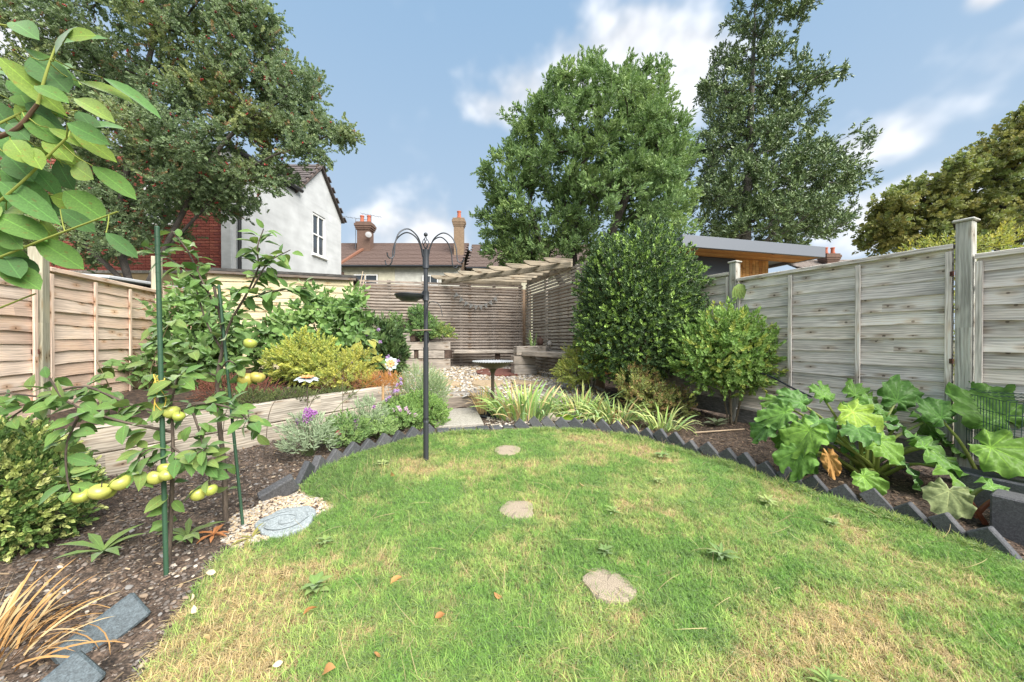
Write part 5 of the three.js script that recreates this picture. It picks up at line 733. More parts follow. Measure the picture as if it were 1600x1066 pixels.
stake('tall green plastic garden stake beside the hanging green apples', G(-1.83, 1.89, -0.05), V(-1.865, 1.985, 1.885), 0.0108);
stake('thin leaning green garden stake beside the taller apple tree trunk', G(-1.75, 2.33, -0.05), V(-1.93, 1.75, 2.36), 0.0088);
{ const yel = M(0.62, 0.45, 0.08), pts = []; for (let i = 0; i < 26; i++) { const a = i * 0.9; pts.push(V(-1.845 + 0.03 * Math.sin(a) * (0.6 + 0.4 * Math.sin(i)), 1.02 + 0.18 * Math.abs(Math.sin(i * 0.35)) + 0.02 * Math.cos(a * 1.7), 1.87 + 0.025 * Math.cos(a))); } solo('garden_twine', tube(pts, 0.0022, 0.0022, 5, 130), yel, 'yellow twine tied round the tall green stake', 'twine'); }
solo('training_wire', tube([V(-2.6, 1.65, 2.5), V(-1.93, 1.66, 2.38), V(-0.9, 1.66, 3.6)], 0.0018, 0.0018, 4, 12), stakeG, 'thin green training wire through the taller apple tree', 'wire');

// raspberry canes
const raspLf = [leaf(1, 0.66, { rows: 4, droop: 0.3, fold: 0.2, lobe: 0.15, p: 0.8 }), leaf(1, 0.6, { rows: 4, droop: 0.45, fold: 0.25, lobe: 0.15, tw: 0.4 })], raspM = [veined(0.14, 0.28, 0.07, 0.6, 0.35), veined(0.19, 0.35, 0.085, 0.6, 0.35), veined(0.28, 0.43, 0.10, 0.6, 0.4), veined(0.55, 0.56, 0.10, 0.6, 0.4)];
function canePlant(name, label, base, canes, per, size, yellow = 0) {
  const t = thing(name, label, 'plant', base), cm = M(0.16, 0.13, 0.06);
  for (const c of canes) { const P = c.map(q => V(...q)), cur = new THREE.CatmullRomCurve3(P); part(t, 'cane', tube(P, 0.006, 0.003, 5, 10), cm);
    for (let i = 0; i < per; i++) { const u = 0.3 + 0.7 * (i + 0.5) / per, p = cur.getPointAt(u), a = i * 2.4 + R(), o = new THREE.Vector3(Math.cos(a), 0.2, Math.sin(a)); for (let j = 0; j < 3; j++) { const d = o.clone().applyAxisAngle(Y, (j - 1) * 0.75); d.y = rr(-0.5, 0.15); const s = size * rr(0.75, 1.2) * (j === 1 ? 1.15 : 0.9); part(t, 'leaf', pick(raspLf), R() < yellow ? raspM[3] : raspM[Math.floor(R() * 3)], p.clone().addScaledVector(o, 0.06), leafQuat(d, new THREE.Vector3(rr(-0.3, 0.3), 1, rr(0.1, 1.3))), new THREE.Vector3(s, s, s)); } } }
}
canePlant('raspberry_plant', 'leafy green raspberry canes in front of the beige fence', G(-4.4, 5.2, 0.36), [[[-4.6, 0.75, 5.3], [-4.6, 1.6, 5.25], [-4.5, 2.1, 5.1]], [[-4.4, 0.75, 5.2], [-4.35, 1.4, 5.1], [-4.4, 1.95, 5.0]], [[-4.2, 0.75, 5.2], [-4.1, 1.3, 5.05], [-4.0, 1.8, 4.9]], [[-4.75, 0.75, 5.2], [-4.85, 1.4, 5.1], [-4.9, 1.85, 5.0]], [[-4.1, 0.75, 4.9], [-4.1, 1.1, 4.7], [-4.2, 1.4, 4.6]], [[-4.5, 0.75, 5.0], [-4.6, 1.2, 4.9], [-4.7, 1.6, 4.8]], [[-3.9, 0.75, 5.1], [-3.85, 1.2, 5.0], [-3.8, 1.6, 4.9]]], 13, 0.17);
canePlant('raspberry_plant', 'leafy raspberry canes in front of the cream shed', G(-3.0, 6.0, 0.36), [[[-3.0, 0.8, 6.2], [-2.95, 1.5, 6.1], [-2.9, 1.9, 5.95]], [[-3.3, 0.8, 6.1], [-3.35, 1.6, 6.05], [-3.3, 2.15, 6.0]], [[-2.8, 0.8, 6.1], [-2.68, 1.5, 6.05], [-2.62, 2.0, 6.0]], [[-3.6, 0.8, 6.0], [-3.65, 1.4, 5.9], [-3.6, 1.85, 5.8]], [[-2.6, 0.8, 6.0], [-2.5, 1.2, 5.9], [-2.42, 1.55, 5.8]], [[-3.9, 0.8, 5.8], [-3.95, 1.4, 5.7], [-3.85, 1.75, 5.6]]], 14, 0.17);
canePlant('raspberry_plant', 'yellowing low raspberry cane above the rust orange heather', G(-2.2, 5.6, 0.36), [[[-2.3, 0.75, 5.6], [-2.25, 1.15, 5.5], [-2.15, 1.4, 5.4]], [[-2.2, 0.75, 5.5], [-2.1, 1.0, 5.4], [-2.02, 1.15, 5.3]]], 9, 0.15, 0.75);
canePlant('hazel_seedling', 'young broad leaved seedling against the beige fence panel', G(-3.6, 3.5, 0.4), [[[-3.55, 0.7, 3.5], [-3.58, 1.1, 3.55], [-3.42, 1.62, 3.6]], [[-3.75, 0.7, 3.4], [-3.85, 1.0, 3.4], [-3.95, 1.2, 3.4]]], 6, 0.14);
canePlant('strawberry_plant', 'low leafy plant at the near end of the sleeper wall', G(-3.5, 2.6), [[[-3.4, 0.55, 2.55], [-3.4, 0.72, 2.5], [-3.5, 0.82, 2.4]], [[-3.6, 0.55, 2.6], [-3.75, 0.8, 2.6], [-3.9, 0.9, 2.55]]], 6, 0.10);

// rhubarb: crinkled leaf blades on thick stalks
function rhubarbLeaf(seed) {
  const pos = [], uv = [], idx = [], nr = 12, na = 48, k = rng(seed), ph = k() * 9;
  for (let i = 0; i <= nr; i++) for (let j = 0; j <= na; j++) {
    const r = i / nr, a = (j / na) * Math.PI * 2, up = Math.cos(a);           // a = 0 at the tip
    let R0 = 0.5 * (1.05 + 0.22 * up - 0.0 * a); const notch = Math.exp(-(((a - Math.PI) / 0.26) ** 2)); R0 *= 1 - 0.5 * notch; R0 *= 1 + 0.07 * Math.sin(a * 5 + ph) + 0.05 * Math.sin(a * 13 + ph) + 0.04 * n3(a * 6, ph);
    const x = Math.sin(a) * R0 * r * 0.84, y = Math.cos(a) * R0 * r + 0.12 * r, vein = -0.03 * Math.abs(Math.cos(a * 4.5)) ** 6 * r * (1 - 0.4 * r), ruf = 0.30 * Math.abs(x) * (0.6 + 0.8 * Math.abs(n3(ph, 2.2))) + 0.10 * r ** 3.2 * Math.sin(a * 10 + ph + 2 * n3(a * 2, ph)) + 0.03 * r ** 6 * Math.sin(a * 23) + 0.06 * r * r * Math.sin(a * 3 + ph * 2), pk = 0.075 * n3(x * 12 + ph, y * 12, ph);
    pos.push(x, y, -0.26 * r * r * (0.6 + 0.5 * k() * 0.2) + 0.10 * r + vein + ruf + pk * r); uv.push(0.5 + x, 0.45 + y);
    if (i && j) { const w = na + 1, b = i * w + j; idx.push(b - w - 1, b - 1, b, b - w - 1, b, b - w); }
  }
  return geoFrom(pos, uv, idx);
}
const rhubTex = tex(256, 256, (u, v) => { const x = u - 0.5, y = v - 0.45, a = Math.atan2(x, y), r = Math.hypot(x, y), s = Math.abs(((a * 9 / 6.283 + 0.5) % 1 + 1) % 1 - 0.5) * r * 6.283 / 9, rib = (1 - smooth(0.004, 0.013, s)) * smooth(0.6, 0.2, r), n = 0.10 * n3(u * 22, v * 22, 2) + 0.06 * n3(u * 60, v * 60, 2); const t = 0.78 + 0.20 * rib + n; return [t + 0.05 * rib, t, t - 0.05]; });
const rhubM = [[0.18, 0.41, 0.055], [0.25, 0.50, 0.06], [0.13, 0.33, 0.055], [0.38, 0.61, 0.065]].map(c => MP(...c, { map: rhubTex, roughness: 1, transmission: 0.25, thickness: 0, clearcoat: 0.3, clearcoatRoughness: 0.3 })), rhubPale = MP(0.36, 0.44, 0.20, { map: rhubTex, roughness: 1, transmission: 0.3, thickness: 0 }), rhubG = [1, 2, 3, 4].map(rhubarbLeaf);
const stalkG = M(0.27, 0.33, 0.08, { roughness: 0.5 }), stalkR = M(0.30, 0.10, 0.05, { roughness: 0.5 });
function rhubarb(label, base, list, red) { const t = thing('rhubarb', label, 'plant', base);
  for (const [x, h0, d, s0, nx, ny, nz, roll, mi] of list) { const h = h0 * 0.66 + 0.02, s = s0 * 0.78, p = V(x, h, d), n = new THREE.Vector3(nx * 1.5 + rr(-0.3, 0.3), ny * 0.75, nz + rr(-0.2, 0.3)).normalize(), tip = new THREE.Vector3(Math.sin(roll), Math.cos(roll) * 0.3, Math.cos(roll) * -0.9); tip.addScaledVector(n, -tip.dot(n)).normalize(); const q = leafQuat(tip, n);
    part(t, 'leaf', pick(rhubG), mi === 9 ? rhubPale : rhubM[mi ?? Math.floor(R() * 3)], p, q, new THREE.Vector3(s, s, s));
    const foot = base.clone().add(new THREE.Vector3(rr(-0.1, 0.1), 0, rr(-0.1, 0.1))), mid = foot.clone().lerp(p, 0.55); mid.y += 0.06; part(t, 'stalk', tube([foot, mid, p.clone().addScaledVector(n, -0.015)], 0.018, 0.009, 6, 8), red && R() < 0.6 ? stalkR : stalkG); } }
// x, h, d, size, normal, roll of the tip, tone
rhubarb('huge rhubarb plant with wide crinkled leaves in the mulched bed', G(3.3, 3.3, 0.02), [[3.0, 1.12, 3.15, 0.50, -0.1, 0.8, 0.8, 2.9, 3], [2.58, 0.90, 3.1, 0.46, -0.6, 0.9, 0.5, -1.9, 1], [2.48, 0.62, 3.1, 0.42, -0.7, 0.8, 0.6, -2.2, 0], [2.52, 1.06, 3.3, 0.40, -0.5, 1, 0.3, -1.5, 0], [3.35, 1.16, 3.35, 0.42, 0.2, 0.9, 0.5, 1.2, 0], [3.66, 1.2, 3.4, 0.42, -0.1, 0.35, 0.9, 0.4, 2], [3.4, 0.74, 2.95, 0.46, 0.2, 0.9, 0.5, 2.4, 0], [3.42, 0.56, 2.85, 0.50, 0.3, 0.9, 0.6, 2.2, 1], [3.75, 0.95, 3.25, 0.42, 0.5, 0.8, 0.4, 1.8, 0], [3.08, 0.80, 3.0, 0.34, 0.0, 0.9, 0.6, 3.0, 1], [2.85, 0.40, 2.9, 0.30, -0.3, 0.7, 0.8, 3.0, 1], [2.75, 1.18, 3.4, 0.34, -0.3, 0.8, 0.5, -0.8, 2], [3.05, 1.24, 3.5, 0.30, 0, 0.7, 0.7, 0.2, 0], [3.22, 1.02, 3.2, 0.38, 0.2, 0.9, 0.4, 1.6, 2], [3.4, 0.94, 3.15, 0.38, 0.4, 0.9, 0.5, 2.0, 2], [2.75, 0.98, 3.2, 0.38, -0.4, 0.9, 0.4, -2.4, 2], [2.62, 0.78, 3.3, 0.36, -0.7, 0.8, 0.2, -1.7, 0], [3.6, 0.7, 3.1, 0.36, 0.4, 0.9, 0.4, 2.0, 2], [3.2, 1.14, 3.35, 0.36, -0.1, 0.8, 0.6, 3.0, 0], [2.9, 0.95, 3.0, 0.34, -0.3, 0.9, 0.3, -2.6, 2], [3.55, 1.05, 3.5, 0.40, 0.1, 0.8, 0.5, 1.0, 1], [2.4, 0.86, 3.35, 0.34, -0.7, 0.7, 0.3, -1.6, 2], [3.0, 0.66, 3.3, 0.34, 0.1, 0.9, 0.4, 2.0, 2], [3.85, 0.72, 3.2, 0.36, 0.5, 0.8, 0.4, 1.8, 0], [2.62, 1.16, 3.5, 0.32, -0.3, 0.9, 0.3, -0.6, 1], [3.45, 1.24, 3.6, 0.34, 0.1, 0.7, 0.6, 0.5, 0], [3.25, 0.5, 2.95, 0.3, 0.3, 0.8, 0.6, 2.6, 2], [2.66, 0.5, 3.25, 0.34, -0.5, 0.8, 0.5, -2.2, 2]], false);
rhubarb('second rhubarb plant with one tall upright leaf beside the wire cage', G(4.0, 2.95, 0.02), [[4.05, 1.10, 2.95, 0.62, -0.25, 0.5, 0.85, 0.0, 0], [3.68, 0.83, 2.75, 0.50, -0.2, 0.8, 0.7, 2.7, 1], [3.72, 1.06, 3.1, 0.34, -0.2, 0.6, 0.8, 0, 2], [4.1, 0.78, 2.8, 0.32, 0.3, 0.7, 0.7, 2.2, 0], [4.25, 0.9, 3.0, 0.32, 0.4, 0.8, 0.4, 1.6, 2]], true);
rhubarb('small low rhubarb with pale patched leaves behind the slate edging', G(3.4, 2.6, 0.02), [[3.12, 0.45, 2.55, 0.34, -0.4, 0.8, 0.6, -2.4, 9], [3.42, 0.50, 2.55, 0.32, 0.1, 0.8, 0.7, 2.9, 0], [3.52, 0.40, 2.5, 0.26, 0.4, 0.9, 0.5, 2.0, 1]], true);
{ const t = thing('wilted_leaf', 'brown wilted rhubarb leaf drooping over the mulch', 'leaf', V(2.66, 0.5, 3.02)); part(t, 'blade', rhubarbLeaf(7), MP(0.5, 0.27, 0.08, { roughness: 1, transmission: 0.2, thickness: 0 }), V(2.66, 0.42, 3.0), leafQuat(new THREE.Vector3(0.1, -1, 0.25), new THREE.Vector3(-0.5, 0.3, 0.8)), new THREE.Vector3(0.13, 0.24, 0.24)); }

// strap-leaved plants
const irisB = [blade(1, 0.075, 0.35, 6, 0.2), blade(1, 0.07, 0.9, 6, -0.3), blade(1, 0.08, 1.6, 7, 0.3), blade(1, 0.06, 2.3, 8, 0.2)];
const irisM = [MP(0.25, 0.41, 0.13, { roughness: 1, transmission: 0.3, thickness: 0, clearcoat: 0.2, clearcoatRoughness: 0.4 }), MP(0.34, 0.50, 0.12, { roughness: 1, transmission: 0.3, thickness: 0, clearcoat: 0.2, clearcoatRoughness: 0.4 }), MP(0.52, 0.57, 0.20, { roughness: 1, transmission: 0.3, thickness: 0 }), MP(0.60, 0.44, 0.22, { roughness: 1, transmission: 0.2, thickness: 0 }), MP(0.42, 0.24, 0.09, { roughness: 1 })];
function straps(name, label, n, cx, cd, rx, rd, len, lean, pal, low = 0.02, thin = 0.8) {
  const t = thing(name, label, 'plant', G(cx, cd));
  for (let i = 0; i < n; i++) { const a = rr(0, 6.283), r = Math.sqrt(R()), x = cx + Math.cos(a) * r * rx, d = cd + Math.sin(a) * r * rd, s = len * rr(0.6, 1.15), out = new THREE.Vector3(Math.cos(a), 0, -Math.sin(a)), q = new THREE.Quaternion().setFromUnitVectors(Y, new THREE.Vector3(0, 1, 0).addScaledVector(out, lean * r * rr(0.3, 1.3) + rr(-0.1, 0.1)).normalize()).multiply(new THREE.Quaternion().setFromAxisAngle(Y, Math.atan2(out.x, out.z) + rr(-0.9, 0.9))); part(t, 'blade', irisB[Math.min(3, Math.floor(R() * 2.2 + lean * r * 2))], irisM[pal[Math.floor(R() * pal.length)]], G(x, d, low), q, new THREE.Vector3(s * thin, s, s)); }
}
straps('iris_clump', 'tall iris clump with upright sword leaves beside the bird bath', 210, 0.18, 4.98, 0.44, 0.24, 0.54, 0.55, [0, 0, 0, 1, 1, 1, 2, 3]);
straps('iris_clump', 'arching iris clump with yellowed leaves in front of the holly bush', 190, 1.0, 5.25, 0.38, 0.25, 0.48, 0.9, [0, 0, 1, 1, 2, 2, 3]);
straps('iris_clump', 'low arching iris clump behind the sawtooth slate row', 150, 1.4, 4.95, 0.34, 0.18, 0.42, 0.9, [0, 0, 1, 1, 2, 2, 3]);
straps('iris_clump', 'small iris clump with drooping variegated leaves by the mulch', 75, 1.95, 4.6, 0.2, 0.14, 0.42, 0.9, [0, 1, 2, 2]);
straps('crocosmia', 'thin dry reddish grass stems beside the sleeper step', 40, -0.42, 5.2, 0.1, 0.08, 0.42, 0.3, [3, 3, 3]);
straps('dry_grass_clump', 'arching brown grass clump beside the blue grey slate blocks', 130, -2.05, 1.35, 0.2, 0.16, 0.34, 1.2, [4, 4, 3, 4], 0.02, 0.5);
// rosettes and weeds
function rosette(name, label, x, d, n, len, w, m, rise = 0.5, group, h = 0.01) { const t = thing(name, label, 'plant', (inLawn(x, d) ? G(x, d, h) : V(x, soilY(x, d), d)), group), g = leaf(1, 0.3, { rows: 5, droop: 0.4, fold: 0.3, lobe: 0.25, p: 1.1 }); for (let i = 0; i < n; i++) { const a = i * 2.4 + rr(-0.3, 0.3), dir = new THREE.Vector3(Math.cos(a), rise * rr(0.5, 1.5), Math.sin(a)), s = len * rr(0.7, 1.15); part(t, 'leaf', g, pick(m), t.position.clone().add(new THREE.Vector3(0, 0.005 + 0.002 * i, 0)), leafQuat(dir, Y), new THREE.Vector3(w / 0.3 * s, s, s)); } return t; }
const weedM = [veined(0.30, 0.50, 0.13, 0.5, 0.3), veined(0.38, 0.56, 0.15, 0.5, 0.3)], paleM = [veined(0.55, 0.70, 0.22, 0.5, 0.35)], greyM = [veined(0.34, 0.44, 0.24, 0.6, 0.25), veined(0.28, 0.37, 0.19, 0.6, 0.25)], darkW = [veined(0.24, 0.40, 0.12, 0.5, 0.25)];
for (const [x, d, n, l, w, m, s] of [[-0.98, 1.78, 11, 0.12, 0.36, weedM, 'broad dandelion rosette in the lawn beside a fallen leaf'], [-1.12, 2.14, 9, 0.09, 0.3, weedM, 'flat dandelion rosette in the turf near the blue grey stepping stone'], [1.95, 2.72, 14, 0.13, 0.22, paleM, 'bright lime green thistle rosette in the lawn'], [1.22, 2.08, 11, 0.15, 0.18, darkW, 'dark narrow plantain rosette in a straw patch'], [1.52, 3.62, 12, 0.14, 0.24, weedM, 'green weed rosette in front of the slate row'], [1.25, 3.05, 8, 0.09, 0.3, paleM, 'pale small weed in the middle of the turf'], [0.72, 2.55, 8, 0.1, 0.22, weedM, 'plantain weed beside the round stepping stone'], [1.2, 1.35, 11, 0.12, 0.16, weedM, 'flat narrow leaved weed in the largest straw patch'], [2.2, 2.45, 8, 0.09, 0.36, weedM, 'round leaved weed below the rhubarb edging'], [-1.2, 3.3, 10, 0.09, 0.3, paleM, 'pale thistle weed near the feeder pole'], [2.55, 1.75, 8, 0.07, 0.4, darkW, 'clover like weed in a dry patch'], [0.55, 2.1, 8, 0.09, 0.28, darkW, 'dark green weed just above the nearer log disc']]) rosette('lawn_weed', s, x, d, n + 6, l * 0.62, w * 1.25, m, 0.8, undefined, 0.02);
rosette('sage_rosette', 'grey green furry leafed rosette at the edge of the mulch', 2.72, 4.75, 14, 0.2, 0.24, greyM, 0.9); rosette('lily_seedling', 'small plant with long pale leaves under the apple trees', -1.98, 2.18, 9, 0.17, 0.22, [veined(0.26, 0.38, 0.1, 0.45, 0.3), weedM[1]], 0.8); rosette('foxglove_seedling', 'broad leaved seedling in the soil below the hanging apples', -2.35, 2.05, 11, 0.18, 0.22, weedM, 0.7); rosette('dead_seedling', 'shrivelled orange brown seedling beside the apple trunk', -1.84, 2.2, 10, 0.1, 0.24, [MP(0.42, 0.17, 0.06, { roughness: 0.8 })], 0.6);
rosette('lily_seedling', 'yellowing long leafed seedling at the edge of the pea gravel', -1.62, 2.22, 6, 0.13, 0.2, [veined(0.48, 0.46, 0.1, 0.5, 0.3)], 0.5);
// flowering clumps
const petal = new THREE.IcosahedronGeometry(0.011, 0);
function flowering(name, label, x, d, h, r, n, leafG, leafC, fl, fc, dark = 0.5) { const t = thing(name, label, 'plant', V(x, soilY(x, d), d)), y0 = soilY(x, d), it = [], ft = [], st = []; for (let i = 0; i < n; i++) { const a = rr(0, 6.283), q = Math.sqrt(R()), hh = h * Math.sqrt(1 - 0.7 * q * q) * rr(0.3, 1), p = V(x + Math.cos(a) * q * r, y0 + hh, d + Math.sin(a) * q * r); it.push({ p, q: quatDir(new THREE.Vector3(Math.cos(a) * q, 0.9, -Math.sin(a) * q).add(randDir().multiplyScalar(0.4))), s: rr(0.7, 1.2), c: mix(leafC[0], leafC[1], R()) }); if (i % 6 === 0) st.push(tube([V(x + rr(-0.03, 0.03), y0, d + rr(-0.03, 0.03)), p], 0.002, 0.0015, 3, 0, false)); }
  for (const [fx, fh, fd, k, sp] of fl) { const o = V(fx, fh, fd); st.push(tube([V(lerp(x, fx, 0.5), y0 + 0.1, lerp(d, fd, 0.5)), o], 0.002, 0.0015, 3, 0, false)); for (let i = 0; i < k; i++) ft.push({ p: o.clone().add(randDir().multiplyScalar(sp * Math.cbrt(R()))), q: quatDir(randDir()), s: new THREE.Vector3(rr(0.7, 1.3), rr(0.3, 0.6), rr(0.7, 1.3)), c: mix(fc[0], fc[1], R()) }); }
  part(t, 'stems', mergeGeometries(st), M(0.14, 0.2, 0.07)); many(t, 'foliage', leafG, leafy(1, 1, 1, 0.6, 0.25), it); if (ft.length) many(t, 'blossom', petal, leafy(1, 1, 1, 0.7, 0.3), ft); return t; }
const silverSprig = sprig(leaf(0.055, 0.010, { rows: 3, droop: 0.3 }), 11, 0.08, { seed: 41, spread: 1.3, up: 0.4, stem: 0.0016 }), greenSprig = sprig(leaf(0.04, 0.016, { rows: 3 }), 9, 0.07, { seed: 42, spread: 1.3, up: 0.4, stem: 0.0014 });
flowering('wallflower', 'silver leafed wallflower with purple flower head by the slate blocks', -1.98, 3.5, 0.38, 0.22, 210, silverSprig, [C(0.32, 0.42, 0.25), C(0.44, 0.54, 0.34)], [[-1.98, 0.64, 3.45, 60, 0.05], [-1.93, 0.68, 3.46, 50, 0.04], [-2.06, 0.61, 3.45, 18, 0.03], [-2.0, 0.70, 3.5, 30, 0.035]], [C(0.38, 0.12, 0.42), C(0.52, 0.24, 0.56)]);
flowering('dianthus', 'green border plant with one bright pink bloom behind the slate blocks', -1.72, 3.72, 0.32, 0.2, 220, greenSprig, [C(0.15, 0.28, 0.08), C(0.27, 0.40, 0.11)], [[-1.72, 0.47, 3.55, 34, 0.022]], [C(0.62, 0.04, 0.12), C(0.7, 0.1, 0.2)]);
flowering('wallflower', 'leggy purple wallflower against the sleeper wall', -1.62, 4.05, 0.42, 0.18, 150, silverSprig, [C(0.3, 0.4, 0.22), C(0.4, 0.5, 0.3)], [[-1.70, 0.52, 3.9, 24, 0.03], [-1.68, 0.44, 3.9, 22, 0.03], [-1.58, 0.62, 4.1, 10, 0.02]], [C(0.36, 0.14, 0.42), C(0.5, 0.26, 0.56)]);
flowering('marjoram', 'pink and white flowering marjoram below the oregano mound', -1.33, 4.33, 0.26, 0.2, 170, greenSprig, [C(0.2, 0.35, 0.09), C(0.3, 0.46, 0.13)], Array.from({ length: 18 }, () => [-1.33 + rr(-0.24, 0.2), 0.5 + rr(-0.07, 0.07), 4.3 + rr(-0.12, 0.08), 16, 0.024]), [C(0.60, 0.34, 0.52), C(0.72, 0.60, 0.66)]);
flowering('campion', 'green clump with pale leaves right behind the slate blocks', -1.5, 4.05, 0.24, 0.18, 170, greenSprig, [C(0.26, 0.42, 0.12), C(0.4, 0.54, 0.2)], [], [C(1, 1, 1), C(1, 1, 1)]);
flowering('lavender', 'spike of mauve flowers leaning over the sleeper wall end', -1.55, 4.6, 0.3, 0.12, 70, silverSprig, [C(0.2, 0.28, 0.14), C(0.26, 0.34, 0.18)], Array.from({ length: 9 }, (_, i) => [-1.58 + 0.02 * i + rr(-0.03, 0.03), 0.62 + 0.035 * i * rr(0.6, 1.1), 4.55, 12, 0.02]), [C(0.42, 0.24, 0.52), C(0.56, 0.4, 0.62)]);
flowering('verbena', 'wiry verbena with small mauve flower heads in front of the laurel', -2.1, 5.7, 0.5, 0.2, 40, greenSprig, [C(0.12, 0.2, 0.06), C(0.18, 0.26, 0.08)], [[-2.1, 1.35, 5.7, 22, 0.03], [-1.98, 1.12, 5.7, 22, 0.03], [-2.2, 1.55, 5.9, 20, 0.03], [-1.85, 0.86, 5.4, 24, 0.035], [-2.35, 1.48, 5.8, 16, 0.028], [-1.75, 1.06, 5.5, 20, 0.03]], [C(0.36, 0.2, 0.46), C(0.5, 0.34, 0.58)]);
{ // dry arching stalks in the border
  const dm = M(0.13, 0.1, 0.07), gm = M(0.16, 0.2, 0.08); [[[-2.35, 0.3, 3.4], [-2.3, 0.75, 3.42], [-2.16, 0.93, 3.45]], [[-2.68, 0.3, 3.3], [-2.66, 0.7, 3.32], [-2.6, 0.88, 3.35]], [[-2.0, 0.3, 3.4], [-1.72, 0.75, 3.6], [-1.4, 1.0, 3.8]], [[-1.8, 0.3, 3.75], [-1.78, 0.75, 3.76], [-1.8, 0.98, 3.8]], [[-2.1, 0.3, 3.55], [-2.0, 0.8, 3.6], [-1.7, 1.15, 3.8]]].forEach((p, i) => { const t = thing('dry_stalk', ['bent dark dry stalk before the sleeper wall', 'short dead seed head before the sleeper wall joint', 'long arching green stalk over the pink bloom', 'straight thin stalk in front of the sleeper wall end', 'tall thin stalk leaning towards the feeder pole'][i], 'plant', V(...p[0])); part(t, 'stem', tube(p.map(q => V(...q)), 0.004, 0.002, 5, 10), i === 2 ? gm : dm); part(t, 'seed_head', pebble(i, 0.8), dm, V(...p[2]), null, new THREE.Vector3(0.012, 0.014, 0.012)); });
}
// fallen leaves
{ const g = [leaf(0.06, 0.035, { rows: 4, droop: 0.3, fold: 0.5 }), leaf(0.045, 0.03, { rows: 4, droop: -0.4, fold: 0.3 })], ms = [MP(0.5, 0.25, 0.09), MP(0.6, 0.42, 0.2), MP(0.42, 0.19, 0.07), MP(0.62, 0.5, 0.32)];
  for (const [x, d] of [[-1.56, 1.88], [-1.52, 1.68], [-1.44, 1.62], [-0.62, 1.82], [-0.35, 1.62], [-0.55, 1.45], [0.05, 1.33], [-0.05, 1.75], [0.6, 2.95], [-1.05, 3.1], [0.75, 3.9], [-1.42, 1.75], [-0.95, 1.62], [-0.9, 1.4], [-0.72, 1.36], [-1.3, 1.5]]) solo('fallen_leaf', pick(g), pick(ms), 'curled dry brown leaf lying on the lawn', 'leaf', G(x, d, 0.035), quatDir(new THREE.Vector3(rr(-1, 1), rr(-0.1, 0.3), rr(-1, 1))), 'fallen leaves on the lawn', new THREE.Vector3(1, 1, 1).multiplyScalar(rr(0.7, 1.15))); }

// ---------- garden objects ----------
R = rng(101);
const iron = M(0.045, 0.05, 0.058, { roughness: 0.5, metalness: 0.3 });
{
  const x = -0.83, d = 3.45, y0 = gy(x, d), t = thing('bird_feeder_pole', 'black metal bird feeding pole with four curled hooks on the lawn', 'bird feeder', V(x, y0, d)), up = (a, b, r) => tube([V(x, a, d), V(x, b, d)], r, r, 12);
  part(t, 'lower_pole', up(y0 - 0.08, 1.32, 0.0255), iron); part(t, 'upper_pole', up(1.32, 2.18, 0.0205), iron); part(t, 'collar', up(2.08, 2.26, 0.03), iron); part(t, 'joint', up(0.6, 0.64, 0.0285), iron); part(t, 'joint', up(1.77, 1.86, 0.031), iron);
  { const gs = []; for (let i = 0; i < 4; i++) { const a = i * 1.571, P = []; for (let k = 0; k <= 10; k++) { const s = k / 10; P.push(V(x + Math.cos(a + s * 3) * 0.03 * Math.sin(s * Math.PI), 2.26 + 0.125 * s, d + Math.sin(a + s * 3) * 0.03 * Math.sin(s * Math.PI))); } gs.push(tube(P, 0.004, 0.004, 5)); } gs.push(place(new THREE.SphereGeometry(0.02, 12, 10), V(x, 2.405, d))); part(t, 'finial', mergeGeometries(gs), iron); }
  const prof = [[0.03, -0.06], [0.05, 0.04], [0.10, 0.135], [0.19, 0.18], [0.28, 0.13], [0.325, 0.02], [0.335, -0.08], [0.345, -0.115], [0.375, -0.135], [0.40, -0.115], [0.405, -0.085]];
  for (const [a, s] of [[3.05, 1], [3.9, 0.95], [-0.1, 0.92], [0.75, 0.9]]) part(t, 'hook', tube(prof.map(([r, h]) => V(x + Math.cos(a) * r * s, 2.25 + h * s, d - Math.sin(a) * r * s * -1)), 0.0068, 0.0055, 7, 44), iron);
  // seed tray and water arm
  const tr = part(t, 'seed_tray', lathe([[0.001, -0.035], [0.07, -0.03], [0.115, -0.005], [0.128, 0.018], [0.135, 0.018], [0.122, -0.012], [0.075, -0.04], [0.001, -0.045]], 28), iron, V(x - 0.15, 1.805, d - 0.03)); const ring = setup(new THREE.Mesh(new THREE.TorusGeometry(0.132, 0.006, 6, 30).rotateX(Math.PI / 2), iron)); ring.name = 'ring'; ring.position.y = 0.018; tr.add(ring);
  part(t, 'tray_arm', tube([V(x, 1.83, d), V(x - 0.02, 1.86, d - 0.01), V(x - 0.04, 1.82, d - 0.02)], 0.006, 0.006, 6, 8), iron);
  part(t, 'branch_arm', tube([V(x, 1.72, d), V(x + 0.06, 1.76, d), V(x + 0.13, 1.73, d), V(x + 0.16, 1.62, d)], 0.005, 0.003, 6, 16), iron); part(t, 'clip', tube([V(x + 0.005, 1.6, d - 0.03), V(x + 0.03, 1.72, d - 0.035)], 0.005, 0.005, 5), iron);
  part(t, 'perch', tube([V(x - 0.12, 1.482, d - 0.028), V(x + 0.06, 1.487, d - 0.03)], 0.007, 0.006, 6), wood(0.4, 0.33, 0.26)); part(t, 'foot_spike', tube([V(x + 0.03, 1.47, d - 0.02), V(x + 0.03, 1.36, d - 0.02)], 0.004, 0.004, 5), iron);
}
